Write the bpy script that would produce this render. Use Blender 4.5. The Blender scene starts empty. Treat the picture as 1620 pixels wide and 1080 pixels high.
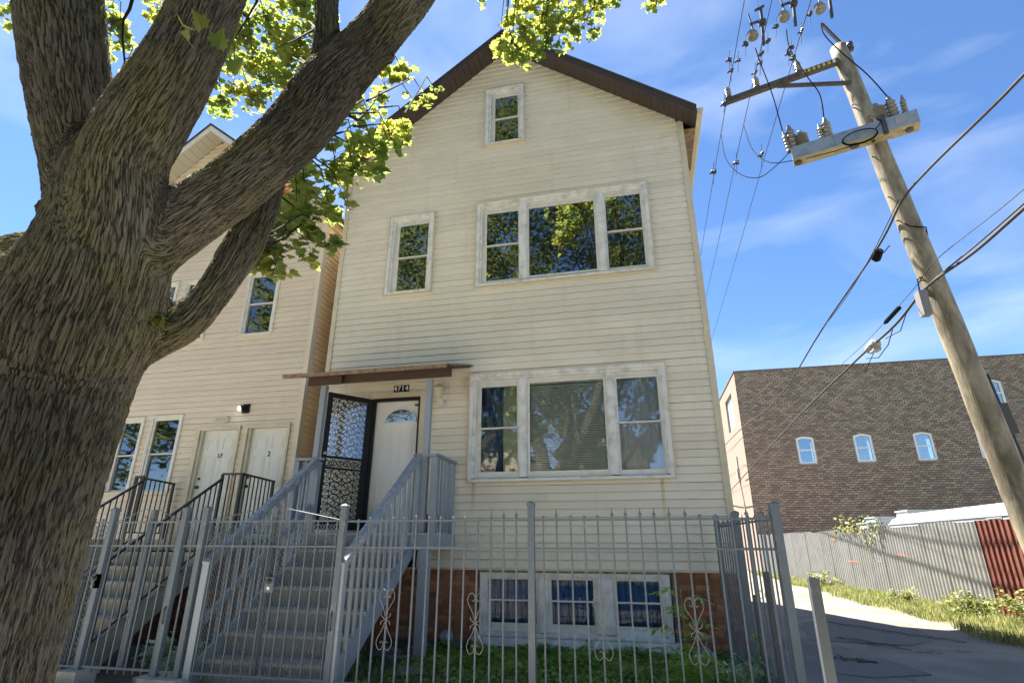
import bpy, bmesh, math, random
import numpy as np
from mathutils import Vector, Matrix

random.seed(7); rng = np.random.default_rng(7)
scene = bpy.context.scene
COL = scene.collection
PI = math.pi

# ------------------------------------------------------------------ camera, sky, sun, exposure
R_ = Vector((0.97400, 0.22704, -0.0)); pit = math.radians(20.3404); yaw = math.radians(13.0845); rol = math.radians(0.1539)
F_ = Vector((-math.sin(yaw)*math.cos(pit), math.cos(yaw)*math.cos(pit), math.sin(pit)))
R0 = Vector((math.cos(yaw), math.sin(yaw), 0)); U0 = R0.cross(F_)
R_ = R0*math.cos(rol) + U0*math.sin(rol); U_ = -R0*math.sin(rol) + U0*math.cos(rol)
FP = 866.1; EYE = Vector((0, 0, 1.5))
cam = bpy.data.cameras.new('camera'); co = bpy.data.objects.new('camera', cam); COL.objects.link(co)
co.matrix_world = Matrix(((R_.x, U_.x, -F_.x, 0), (R_.y, U_.y, -F_.y, 0), (R_.z, U_.z, -F_.z, 1.5), (0, 0, 0, 1)))
cam.sensor_width = 36; cam.lens = 36*FP/1620; cam.clip_end = 1500; cam.clip_start = 0.05
scene.camera = co

SUN = Vector((-0.48, 0.33, 1.0)).normalized()          # towards the sun: behind the house, from the left
w = bpy.data.worlds.new('World'); scene.world = w; w.use_nodes = True
nt = w.node_tree; nt.nodes.clear()
def N(nt, t, **k):
    n = nt.nodes.new(t)
    for a, b in k.items():
        if a.startswith('i_'): n.inputs[a[2:].replace('_', ' ')].default_value = b
        else: setattr(n, a, b)
    return n
out = N(nt, 'ShaderNodeOutputWorld'); bg = N(nt, 'ShaderNodeBackground'); bg.inputs[1].default_value = 0.050
sky = N(nt, 'ShaderNodeTexSky', sky_type='NISHITA'); sky.sun_disc = False
sky.sun_elevation = math.asin(SUN.z); sky.sun_rotation = math.atan2(SUN.x, SUN.y)
sky.air_density = 1.0; sky.dust_density = 0.1; sky.air_density = 0.8; sky.ozone_density = 6.0
tc = N(nt, 'ShaderNodeTexCoord')
mp = N(nt, 'ShaderNodeMapping'); mp.inputs['Scale'].default_value = (1.1, 1.5, 3.4); mp.inputs['Rotation'].default_value = (0.25, 0.35, 0.6)
no = N(nt, 'ShaderNodeTexNoise'); no.inputs['Scale'].default_value = 1.7; no.inputs['Detail'].default_value = 6; no.inputs['Roughness'].default_value = 0.5
no.inputs['Distortion'].default_value = 0.5
cr = N(nt, 'ShaderNodeValToRGB'); cr.color_ramp.elements[0].position = 0.50; cr.color_ramp.elements[1].position = 0.92
cr.color_ramp.elements[1].color = (0.62, 0.62, 0.62, 1)
mx = N(nt, 'ShaderNodeMix', data_type='RGBA'); mx.inputs['B'].default_value = (5.0, 5.5, 6.2, 1)
nt.links.new(tc.outputs['Generated'], mp.inputs[0]); nt.links.new(mp.outputs[0], no.inputs['Vector'])
nt.links.new(no.outputs['Fac'], cr.inputs[0]); nt.links.new(cr.outputs[0], mx.inputs['Factor'])
gm = N(nt, 'ShaderNodeHueSaturation'); gm.inputs['Saturation'].default_value = 1.06; gm.inputs['Value'].default_value = 1.0
nt.links.new(sky.outputs[0], gm.inputs['Color']); nt.links.new(gm.outputs[0], mx.inputs['A'])
nt.links.new(mx.outputs['Result'], bg.inputs[0]); nt.links.new(bg.outputs[0], out.inputs[0])

sd = bpy.data.lights.new('sun', 'SUN'); sd.energy = 4.2; sd.angle = math.radians(0.5); sd.color = (1.0, 0.93, 0.82)
so = bpy.data.objects.new('sun', sd); COL.objects.link(so); so.rotation_euler = (-SUN).to_track_quat('-Z', 'Y').to_euler(); so.location = (0, 0, 30)

scene.view_settings.view_transform = 'Standard'; scene.view_settings.look = 'None'
scene.view_settings.gamma = 1; scene.view_settings.use_curve_mapping = False
scene.view_settings.exposure = 2.42
scene.render.engine = 'CYCLES'
scene.cycles.max_bounces = 8; scene.cycles.transparent_max_bounces = 12; scene.cycles.caustics_reflective = False; scene.cycles.caustics_refractive = False

def S(px, py, c):                                   # a point at depth c from the eye along a measured sight line
    return EYE + (R_*((px-810)/FP) + U_*((540-py)/FP) + F_)*c
def inview(p, m=0):
    v = p-EYE; c = v.dot(F_)
    if c < 0.1: return False
    x = 810+FP*v.dot(R_)/c; y = 540-FP*v.dot(U_)/c
    return -m < x < 1620+m and -m < y < 1080+m

# ------------------------------------------------------------------ mesh helpers
class MB:
    def __init__(s): s.v = []; s.f = []; s.m = []
    def add(s, vs, fs, mi=0):
        b = len(s.v); s.v += [tuple(v) for v in vs]; s.f += [tuple(i+b for i in f) for f in fs]; s.m += [mi]*len(fs); return s
    def box(s, x0, x1, y0, y1, z0, z1, mi=0):
        return s.add([(x0,y0,z0),(x1,y0,z0),(x1,y1,z0),(x0,y1,z0),(x0,y0,z1),(x1,y0,z1),(x1,y1,z1),(x0,y1,z1)],
                     [(0,3,2,1),(4,5,6,7),(0,1,5,4),(1,2,6,5),(2,3,7,6),(3,0,4,7)], mi)
    def obox(s, p0, p1, w, h, up=(0,0,1), mi=0):      # beam from p0 to p1, width w (sideways), height h
        p0 = Vector(p0); p1 = Vector(p1); d = (p1-p0).normalized(); u = Vector(up)
        sd = d.cross(u)
        if sd.length < 1e-4: sd = d.cross(Vector((0,1,0)))
        sd.normalize(); u = sd.cross(d).normalized()
        vs = [p+sd*a*w/2+u*b*h/2 for p in (p0, p1) for a, b in ((-1,-1),(1,-1),(1,1),(-1,1))]
        return s.add(vs, [(0,3,2,1),(4,5,6,7),(0,1,5,4),(1,2,6,5),(2,3,7,6),(3,0,4,7)], mi)
    def tube(s, pts, r, n=6, cap=True, mi=0):
        pts = [Vector(p) for p in pts]; rs = r if hasattr(r, '__len__') else [r]*len(pts)
        d0 = (pts[1]-pts[0]).normalized(); u = d0.orthogonal().normalized(); vs = []
        for i, p in enumerate(pts):
            a = pts[max(i-1, 0)]; b = pts[min(i+1, len(pts)-1)]; d = (b-a).normalized()
            u = (u-d*u.dot(d)).normalized(); v = d.cross(u)
            for k in range(n):
                t = 2*PI*k/n; vs.append(p+(u*math.cos(t)+v*math.sin(t))*rs[i])
        fs = [(i*n+k, i*n+(k+1) % n, (i+1)*n+(k+1) % n, (i+1)*n+k) for i in range(len(pts)-1) for k in range(n)]
        if cap: fs += [tuple(range(n))[::-1], tuple((len(pts)-1)*n+k for k in range(n))]
        return s.add(vs, fs, mi)
    def lathe(s, base, prof, n=12, axis=(0,0,1), mi=0):   # prof: (r, h) along axis
        base = Vector(base); ax = Vector(axis).normalized(); u = ax.orthogonal().normalized(); v = ax.cross(u); vs = []
        for r, h in prof:
            for k in range(n):
                t = 2*PI*k/n; vs.append(base+ax*h+(u*math.cos(t)+v*math.sin(t))*max(r, 1e-4))
        fs = [(i*n+k, i*n+(k+1) % n, (i+1)*n+(k+1) % n, (i+1)*n+k) for i in range(len(prof)-1) for k in range(n)]
        fs += [tuple(range(n))[::-1], tuple((len(prof)-1)*n+k for k in range(n))]
        return s.add(vs, fs, mi)
    def prism(s, poly, a, b, axis='x', mi=0):            # poly of (p,q) extruded from a to b along an axis
        n = len(poly)
        def P(p, q, t): return {'x': (t,p,q), 'y': (p,t,q), 'z': (p,q,t)}[axis]
        vs = [P(p,q,a) for p,q in poly]+[P(p,q,b) for p,q in poly]
        fs = [tuple(range(n))[::-1], tuple(range(n, 2*n))]+[(i,(i+1)%n,n+(i+1)%n,n+i) for i in range(n)]
        return s.add(vs, fs, mi)
ORG = {}
def mesh_of(name, mb, mats, off=(0,0,0), smooth=False):
    me = bpy.data.meshes.new(name); o = Vector(off)
    me.from_pydata([(v[0]-o.x, v[1]-o.y, v[2]-o.z) for v in mb.v], [], mb.f)
    mats = mats if isinstance(mats, (list, tuple)) else [mats]
    for m in mats: me.materials.append(m)
    if any(mb.m): me.polygons.foreach_set('material_index', mb.m)
    bm = bmesh.new(); bm.from_mesh(me); bmesh.ops.recalc_face_normals(bm, faces=bm.faces); bm.to_mesh(me); bm.free()
    if smooth: me.polygons.foreach_set('use_smooth', [True]*len(me.polygons))
    me.update(); return me
def part(name, mb, mats, parent, smooth=False, label=None, kind=None):
    off = ORG[parent.name]; me = mesh_of(name, mb, mats, off, smooth)
    o = bpy.data.objects.new(name, me); COL.objects.link(o); o.parent = parent; ORG[o.name] = off
    if label: o['label'] = label
    if kind: o['kind'] = kind
    return o
def inst(name, me, parent, loc, rot=None, scale=None):     # a part sharing mesh data, standing at its own place (world coords)
    o = bpy.data.objects.new(name, me); COL.objects.link(o); o.parent = parent; off = ORG[parent.name]
    o.location = Vector(loc)-off
    if rot is not None: o.rotation_euler = rot
    if scale is not None: o.scale = scale
    ORG[o.name] = Vector(loc); return o
def thing(name, label, cat, loc, group=None):
    o = bpy.data.objects.new(name, None); COL.objects.link(o); o.location = loc; o.empty_display_size = 0.2
    o['label'] = label; o['category'] = cat; ORG[o.name] = Vector(loc)
    if group: o['group'] = group
    return o
def single(name, label, cat, mb, mats, loc, group=None, smooth=False, kind=None):
    me = mesh_of(name, mb, mats, loc, smooth); o = bpy.data.objects.new(name, me); COL.objects.link(o); o.location = loc
    o['label'] = label; ORG[o.name] = Vector(loc)
    if kind: o['kind'] = kind
    if cat: o['category'] = cat
    if group: o['group'] = group
    return o
def struct(name, mb, mats, label=None, smooth=False):
    me = mesh_of(name, mb, mats, (0,0,0), smooth); o = bpy.data.objects.new(name, me); COL.objects.link(o)
    o['kind'] = 'structure'
    if label: o['label'] = label
    ORG[o.name] = Vector((0,0,0)); return o

# ------------------------------------------------------------------ materials
MAT = {}
def material(name, col, rough=0.6, metal=0.0, noise=None, bump=None, vary=0.0, col2=None, spec=0.5, stretch=None, coord='Object', streak=None):
    m = bpy.data.materials.new(name); m.use_nodes = True; t = m.node_tree; p = t.nodes['Principled BSDF']
    p.inputs['Base Color'].default_value = (*col, 1); p.inputs['Roughness'].default_value = rough; p.inputs['Metallic'].default_value = metal
    p.inputs['Specular IOR Level'].default_value = spec
    L = t.links.new; last = None
    tcn = N(t, 'ShaderNodeTexCoord'); geo = N(t, 'ShaderNodeNewGeometry')
    src = geo.outputs['Position'] if coord == 'World' else tcn.outputs['Object']
    mpn = N(t, 'ShaderNodeMapping')
    if stretch: mpn.inputs['Scale'].default_value = stretch
    L(src, mpn.inputs[0])
    rgb = N(t, 'ShaderNodeRGB'); rgb.outputs[0].default_value = (*col, 1); last = rgb.outputs[0]
    if noise:                                   # (scale, lo, hi)
        nn = N(t, 'ShaderNodeTexNoise'); nn.inputs['Scale'].default_value = noise[0]; nn.inputs['Detail'].default_value = 7; nn.inputs['Roughness'].default_value = 0.62
        L(mpn.outputs[0], nn.inputs['Vector'])
        rp = N(t, 'ShaderNodeValToRGB'); rp.color_ramp.elements[0].position = noise[1]; rp.color_ramp.elements[1].position = noise[2]
        L(nn.outputs['Fac'], rp.inputs[0])
        mm = N(t, 'ShaderNodeMix', data_type='RGBA'); c2 = col2 or tuple(c*0.6 for c in col)
        mm.inputs['B'].default_value = (*c2, 1); L(last, mm.inputs['A']); L(rp.outputs[0], mm.inputs['Factor']); last = mm.outputs['Result']
    if streak:                                  # (scale xyz, lo, hi, colour, strength): stains run down the face
        m2 = N(t, 'ShaderNodeMapping'); m2.inputs['Scale'].default_value = streak[0]; L(geo.outputs['Position'], m2.inputs[0])
        n2 = N(t, 'ShaderNodeTexNoise'); n2.inputs['Scale'].default_value = 1; n2.inputs['Detail'].default_value = 5; L(m2.outputs[0], n2.inputs['Vector'])
        r2 = N(t, 'ShaderNodeMapRange'); r2.inputs[1].default_value = streak[1]; r2.inputs[2].default_value = streak[2]; r2.inputs[4].default_value = streak[4]
        L(n2.outputs['Fac'], r2.inputs[0])
        m3 = N(t, 'ShaderNodeMix', data_type='RGBA'); m3.inputs['B'].default_value = (*streak[3], 1); L(last, m3.inputs['A']); L(r2.outputs[0], m3.inputs['Factor']); last = m3.outputs['Result']
    if vary:
        oi = N(t, 'ShaderNodeObjectInfo'); mr = N(t, 'ShaderNodeMapRange'); mr.inputs[3].default_value = 1-vary; mr.inputs[4].default_value = 1+vary
        L(oi.outputs['Random'], mr.inputs[0]); hs = N(t, 'ShaderNodeHueSaturation'); L(last, hs.inputs['Color']); L(mr.outputs[0], hs.inputs['Value'])
        h2 = N(t, 'ShaderNodeMapRange'); mu = N(t, 'ShaderNodeMath', operation='FRACT'); mm2 = N(t, 'ShaderNodeMath', operation='MULTIPLY'); mm2.inputs[1].default_value = 17.3
        L(oi.outputs['Random'], mm2.inputs[0]); L(mm2.outputs[0], mu.inputs[0]); L(mu.outputs[0], h2.inputs[0])
        h2.inputs[3].default_value = 0.5-vary*0.05; h2.inputs[4].default_value = 0.5+vary*0.05; L(h2.outputs[0], hs.inputs['Hue']); last = hs.outputs[0]
    L(last, p.inputs['Base Color'])
    if bump:                                    # (scale, distance)
        nb = N(t, 'ShaderNodeTexNoise'); nb.inputs['Scale'].default_value = bump[0]; nb.inputs['Detail'].default_value = 6; L(mpn.outputs[0], nb.inputs['Vector'])
        bn = N(t, 'ShaderNodeBump'); bn.inputs['Distance'].default_value = bump[1]; bn.inputs['Strength'].default_value = 0.8; L(nb.outputs['Fac'], bn.inputs['Height']); L(bn.outputs[0], p.inputs['Normal'])
    MAT[name] = m; return m
M = material
M('cream_siding', (0.74,0.685,0.565), 0.5, noise=(1.3,0.35,0.75), col2=(0.66,0.605,0.485), bump=(9,0.002), vary=0.045, coord='World', streak=((5.0,1,0.35),0.57,0.80,(0.50,0.45,0.34),0.35))
def stain(name, x, z0, z1, wd, col):
    t = MAT[name].node_tree; L = t.links.new; p = t.nodes['Principled BSDF']; src = p.inputs['Base Color'].links[0].from_socket
    g = N(t, 'ShaderNodeNewGeometry'); sp = N(t, 'ShaderNodeSeparateXYZ'); L(g.outputs['Position'], sp.inputs[0])
    nz = N(t, 'ShaderNodeTexNoise'); nz.inputs['Scale'].default_value = 6; L(g.outputs['Position'], nz.inputs['Vector'])
    a = N(t, 'ShaderNodeMath', operation='SUBTRACT'); a.inputs[1].default_value = x; L(sp.outputs[0], a.inputs[0]); b = N(t, 'ShaderNodeMath', operation='ABSOLUTE'); L(a.outputs[0], b.inputs[0])
    c = N(t, 'ShaderNodeMapRange'); c.inputs[2].default_value = wd; c.inputs[3].default_value = 1; c.inputs[4].default_value = 0; L(b.outputs[0], c.inputs[0])
    d = N(t, 'ShaderNodeMapRange'); d.inputs[1].default_value = z0; d.inputs[2].default_value = z1; L(sp.outputs[2], d.inputs[0])
    e = N(t, 'ShaderNodeMath', operation='LESS_THAN'); e.inputs[1].default_value = z1+0.02; L(sp.outputs[2], e.inputs[0])
    f = N(t, 'ShaderNodeMath', operation='MULTIPLY'); L(c.outputs[0], f.inputs[0]); L(d.outputs[0], f.inputs[1]); h = N(t, 'ShaderNodeMath', operation='MULTIPLY'); L(f.outputs[0], h.inputs[0]); L(e.outputs[0], h.inputs[1])
    k = N(t, 'ShaderNodeMath', operation='MULTIPLY'); L(h.outputs[0], k.inputs[0]); L(nz.outputs['Fac'], k.inputs[1]); k2 = N(t, 'ShaderNodeMath', operation='MULTIPLY'); k2.inputs[1].default_value = 1.5; k2.use_clamp = True; L(k.outputs[0], k2.inputs[0])
    m = N(t, 'ShaderNodeMix', data_type='RGBA'); m.inputs['B'].default_value = (*col,1); L(src, m.inputs['A']); L(k2.outputs[0], m.inputs['Factor']); L(m.outputs['Result'], p.inputs['Base Color'])
stain('cream_siding', 0.30, 1.45, 2.44, 0.045, (0.50,0.36,0.10)); stain('cream_siding', -2.75, 1.9, 2.44, 0.05, (0.40,0.30,0.16))
stain('cream_siding', -3.55, 3.3, 4.15, 0.10, (0.50,0.36,0.20)); stain('cream_siding', -2.95, 3.9, 4.3, 0.15, (0.52,0.38,0.22))
M('neighbor_siding', (0.69,0.60,0.47), 0.5, noise=(1.5,0.35,0.8), col2=(0.62,0.54,0.42), bump=(9,0.0015), vary=0.03, coord='World', streak=((4,1,0.4),0.62,0.85,(0.37,0.31,0.22),0.3))
M('peach_siding', (0.93,0.69,0.45), 0.5, noise=(2,0.4,0.8), col2=(0.87,0.63,0.40), vary=0.03, coord='World')  # peach side wall, colour raised to stand in for light in the gap
M('white_capping', (0.72,0.72,0.695), 0.42, noise=(5,0.45,0.75), col2=(0.42,0.42,0.39), bump=(14,0.002), coord='World', streak=((16,1,1.2),0.60,0.80,(0.45,0.43,0.39),0.4))
M('cream_trim', (0.60,0.54,0.40), 0.5, noise=(4,0.4,0.8), col2=(0.48,0.43,0.32), coord='World')
M('white_sash', (0.68,0.665,0.60), 0.4, noise=(8,0.5,0.8), col2=(0.50,0.48,0.42), coord='World')
M('bright_frame', (0.86,0.86,0.84), 0.4)
M('soffit_beige', (0.46,0.43,0.35), 0.5)
M('brown_metal', (0.060,0.042,0.034), 0.45, noise=(5,0.4,0.8), col2=(0.04,0.03,0.025), coord='World')
M('shingle', (0.06,0.055,0.05), 0.9, noise=(30,0.3,0.7))
M('unlit_interior', (0.05,0.05,0.055), 0.9)  # near-black colour stands in for the shade of unlit rooms
M('house_brick', (0.36,0.15,0.075), 0.85, noise=(16,0.35,0.7), col2=(0.23,0.09,0.05), bump=(60,0.004), vary=0.35)
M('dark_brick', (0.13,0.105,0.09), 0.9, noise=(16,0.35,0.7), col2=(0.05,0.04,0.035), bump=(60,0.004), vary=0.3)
M('mortar', (0.20,0.16,0.125), 0.95, noise=(30,0.3,0.7))
M('grey_paint', (0.26,0.30,0.34), 0.42, noise=(7,0.55,0.72), col2=(0.28,0.30,0.31), bump=(25,0.003), coord='World', vary=0.06, streak=((18,18,1.5),0.60,0.72,(0.13,0.15,0.18),0.6))
M('grey_worn', (0.23,0.265,0.31), 0.5, noise=(22,0.50,0.60), col2=(0.46,0.44,0.40), bump=(40,0.004), coord='World')
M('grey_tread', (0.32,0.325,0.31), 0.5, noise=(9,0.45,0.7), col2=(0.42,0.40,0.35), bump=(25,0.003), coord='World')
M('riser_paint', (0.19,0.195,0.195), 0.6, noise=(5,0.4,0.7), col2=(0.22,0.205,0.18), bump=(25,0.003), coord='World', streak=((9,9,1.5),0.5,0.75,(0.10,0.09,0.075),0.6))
M('fence_metal', (0.13,0.157,0.182), 0.55, spec=0.25, noise=(12,0.58,0.70), col2=(0.24,0.22,0.19), bump=(40,0.001), coord='World')
M('dark_fence', (0.085,0.098,0.108), 0.4, noise=(12,0.58,0.70), col2=(0.16,0.15,0.13), coord='World')
M('scroll_metal', (0.19,0.19,0.175), 0.45)
M('black_metal', (0.008,0.008,0.009), 0.6, spec=0.3)
M('rail_black', (0.020,0.018,0.017), 0.4)
M('white_door', (0.83,0.83,0.81), 0.35, noise=(3,0.4,0.8), col2=(0.78,0.78,0.76), coord='World')
M('grey_door', (0.70,0.70,0.655), 0.4, noise=(3,0.4,0.8), col2=(0.64,0.64,0.59), coord='World')
M('concrete', (0.40,0.36,0.29), 0.85, noise=(5,0.35,0.75), col2=(0.27,0.24,0.19), bump=(40,0.004), coord='World')
M('dry_dirt', (0.42,0.38,0.31), 0.95, noise=(3,0.35,0.7), col2=(0.26,0.225,0.175), coord='World')  # unseen parkway ground, made pale to bounce light onto the house front
M('street_concrete', (0.38,0.36,0.325), 0.9, noise=(1.2,0.35,0.75), col2=(0.27,0.26,0.235), coord='World')  # unseen street, made pale so it bounces sunlight to the house fronts
M('sidewalk_concrete', (0.50,0.47,0.41), 0.9, noise=(4,0.35,0.75), col2=(0.27,0.25,0.21), bump=(50,0.004), coord='World')
M('awning_wood', (0.075,0.045,0.032), 0.7, noise=(7,0.4,0.7), col2=(0.05,0.026,0.018), bump=(30,0.004), coord='World', stretch=(1,6,6))
M('awning_edge', (0.28,0.19,0.115), 0.7, noise=(9,0.4,0.65), col2=(0.12,0.075,0.05), bump=(30,0.004), coord='World')
M('galvanized', (0.34,0.34,0.325), 0.5, metal=0.0, noise=(2.2,0.4,0.75), col2=(0.27,0.265,0.25), vary=0.06, coord='World', streak=((7,7,0.6),0.62,0.78,(0.17,0.12,0.09),0.4))
M('rust_sheet', (0.17,0.05,0.028), 0.7, noise=(6,0.35,0.7), col2=(0.11,0.03,0.02), coord='World', vary=0.08)
M('rust_patch', (0.36,0.15,0.07), 0.85, noise=(12,0.3,0.7))
M('white_vehicle', (0.50,0.49,0.475), 0.35, noise=(3,0.55,0.8), col2=(0.5,0.42,0.34), coord='World')
M('pale_box', (0.50,0.53,0.54), 0.5)
M('cable_black', (0.014,0.013,0.013), 0.9, spec=0.08)
M('cable_grey', (0.085,0.075,0.068), 0.8, spec=0.15)
M('hardware', (0.07,0.063,0.055), 0.5, metal=0.3)
M('arm_wood', (0.11,0.085,0.065), 0.7, noise=(10,0.4,0.7), bump=(30,0.004))
M('porcelain', (0.21,0.20,0.17), 0.3)
M('box_metal', (0.27,0.33,0.39), 0.5, noise=(5,0.5,0.7), col2=(0.19,0.22,0.25), coord='World')
M('box_bottom', (0.42,0.37,0.24), 0.6, noise=(7,0.45,0.7), col2=(0.24,0.20,0.12), coord='World')
M('cream_paint', (0.58,0.52,0.38), 0.4)
M('yellow_tag', (0.6,0.45,0.08), 0.5)
M('hinge_grey', (0.20,0.20,0.20), 0.6)
M('grey_box', (0.34,0.33,0.32), 0.5)
M('blind_slat', (0.82,0.89,0.86), 0.45)
M('blue_curtain', (0.035,0.12,0.30), 0.8, noise=(9,0.35,0.7), col2=(0.02,0.07,0.18))
M('sage_curtain', (0.52,0.58,0.46), 0.8)
M('pale_curtain', (0.68,0.76,0.84), 0.8, noise=(2,0.3,0.7), col2=(0.58,0.66,0.76))
M('pink_cloth', (0.42,0.33,0.30), 0.8)
M('terracotta', (0.22,0.06,0.035), 0.7)
M('white_plastic', (0.62,0.62,0.58), 0.4)
M('vent_blue', (0.30,0.36,0.40), 0.45, metal=0.3)
M('statue_stone', (0.42,0.41,0.35), 0.8, noise=(14,0.4,0.65), col2=(0.15,0.12,0.10))
M('hat_brown', (0.22,0.15,0.07), 0.8)
M('torn_wood', (0.75,0.60,0.30), 0.8, noise=(40,0.35,0.6), col2=(0.35,0.25,0.10))
M('twig', (0.020,0.016,0.012), 0.95, spec=0.1)
M('stone', (0.22,0.20,0.17), 0.9, noise=(7,0.3,0.7), bump=(12,0.02))
M('glass_block', (0.42,0.55,0.58), 0.15)
M('digit_white', (0.75,0.75,0.72), 0.5)

def glass(name, tint, refl, rough=0.02, fm=1.0):
    m = bpy.data.materials.new(name); m.use_nodes = True; t = m.node_tree; t.nodes.clear(); L = t.links.new
    o = N(t, 'ShaderNodeOutputMaterial'); tr = N(t, 'ShaderNodeBsdfTransparent'); tr.inputs[0].default_value = (*tint, 1)
    gl = N(t, 'ShaderNodeBsdfGlossy'); gl.inputs['Roughness'].default_value = rough; gl.inputs[0].default_value = (0.95,0.97,1,1)
    fr = N(t, 'ShaderNodeFresnel'); fr.inputs[0].default_value = 1.5
    ad = N(t, 'ShaderNodeMath', operation='ADD'); ad.inputs[1].default_value = refl; ad.use_clamp = True
    mi = N(t, 'ShaderNodeMixShader'); nz = N(t, 'ShaderNodeTexNoise'); nz.inputs['Scale'].default_value = 1.6; nz.inputs['Detail'].default_value = 1
    bp = N(t, 'ShaderNodeBump'); bp.inputs['Distance'].default_value = 0.006; bp.inputs['Strength'].default_value = 0.5
    g = N(t, 'ShaderNodeNewGeometry'); L(g.outputs['Position'], nz.inputs['Vector']); L(nz.outputs['Fac'], bp.inputs['Height']); L(bp.outputs[0], gl.inputs['Normal'])
    fmu = N(t, 'ShaderNodeMath', operation='MULTIPLY'); fmu.inputs[1].default_value = fm; L(fr.outputs[0], fmu.inputs[0]); L(fmu.outputs[0], ad.inputs[0]); L(ad.outputs[0], mi.inputs[0]); L(tr.outputs[0], mi.inputs[1]); L(gl.outputs[0], mi.inputs[2]); L(mi.outputs[0], o.inputs[0])
    MAT[name] = m; return m
glass('window_glass', (0.80,0.84,0.82), 0.17)
glass('low_glass', (0.97,0.98,0.97), 0.07)
glass('cellar_glass', (0.90,0.94,0.96), 0.0, fm=0.25)
glass('far_glass', (0.8,0.84,0.85), 0.24)
glass('door_glass', (0.9,0.94,1.0), 0.03)

def leafmat(name, c1, c2, trans=0.5):
    m = bpy.data.materials.new(name); m.use_nodes = True; t = m.node_tree; t.nodes.clear(); L = t.links.new
    o = N(t, 'ShaderNodeOutputMaterial'); d = N(t, 'ShaderNodeBsdfPrincipled'); d.inputs['Roughness'].default_value = 0.45; d.inputs['Specular IOR Level'].default_value = 0.3
    tr = N(t, 'ShaderNodeBsdfTranslucent'); mi = N(t, 'ShaderNodeMixShader'); mi.inputs[0].default_value = trans
    g = N(t, 'ShaderNodeNewGeometry'); mx_ = N(t, 'ShaderNodeMix', data_type='RGBA'); mx_.inputs['A'].default_value = (*c1,1); mx_.inputs['B'].default_value = (*c2,1)
    nz = N(t, 'ShaderNodeTexNoise'); nz.inputs['Scale'].default_value = 3.0; nz.inputs['Detail'].default_value = 2; L(g.outputs['Position'], nz.inputs['Vector'])
    rp = N(t, 'ShaderNodeMapRange'); rp.inputs[1].default_value = 0.35; rp.inputs[2].default_value = 0.65; L(nz.outputs['Fac'], rp.inputs[0])
    av = N(t, 'ShaderNodeMath', operation='ADD'); av.use_clamp = True; mh = N(t, 'ShaderNodeMath', operation='MULTIPLY_ADD'); mh.inputs[1].default_value = 0.6; mh.inputs[2].default_value = -0.3
    L(g.outputs['Random Per Island'], mh.inputs[0]); L(rp.outputs[0], av.inputs[0]); L(mh.outputs[0], av.inputs[1])
    L(av.outputs[0], mx_.inputs['Factor']); L(mx_.outputs['Result'], d.inputs['Base Color'])
    hs = N(t, 'ShaderNodeHueSaturation'); hs.inputs['Hue'].default_value = 0.478; hs.inputs['Saturation'].default_value = 0.93; hs.inputs['Value'].default_value = 3.3
    L(mx_.outputs['Result'], hs.inputs['Color']); L(hs.outputs[0], tr.inputs[0]); L(d.outputs[0], mi.inputs[1]); L(tr.outputs[0], mi.inputs[2]); L(mi.outputs[0], o.inputs[0])
    MAT[name] = m; return m
leafmat('maple_leaf', (0.06,0.105,0.018), (0.15,0.17,0.025), 0.6)
leafmat('autumn_leaf', (0.20,0.075,0.02), (0.26,0.15,0.03), 0.4)
leafmat('far_leaf', (0.035,0.065,0.018), (0.09,0.11,0.03), 0.35)
leafmat('crown_leaf', (0.045,0.075,0.018), (0.085,0.10,0.025), 0.30)  # darker copy of the maple leaf, shade put into its colour for the reflections
leafmat('weed_leaf', (0.10,0.20,0.035), (0.18,0.28,0.05), 0.5)
leafmat('sun_grass', (0.085,0.115,0.028), (0.17,0.18,0.06), 0.35)
leafmat('cover_leaf', (0.09,0.18,0.03), (0.17,0.26,0.05), 0.45)
leafmat('pale_leaf', (0.16,0.24,0.15), (0.26,0.33,0.22), 0.35)

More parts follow.
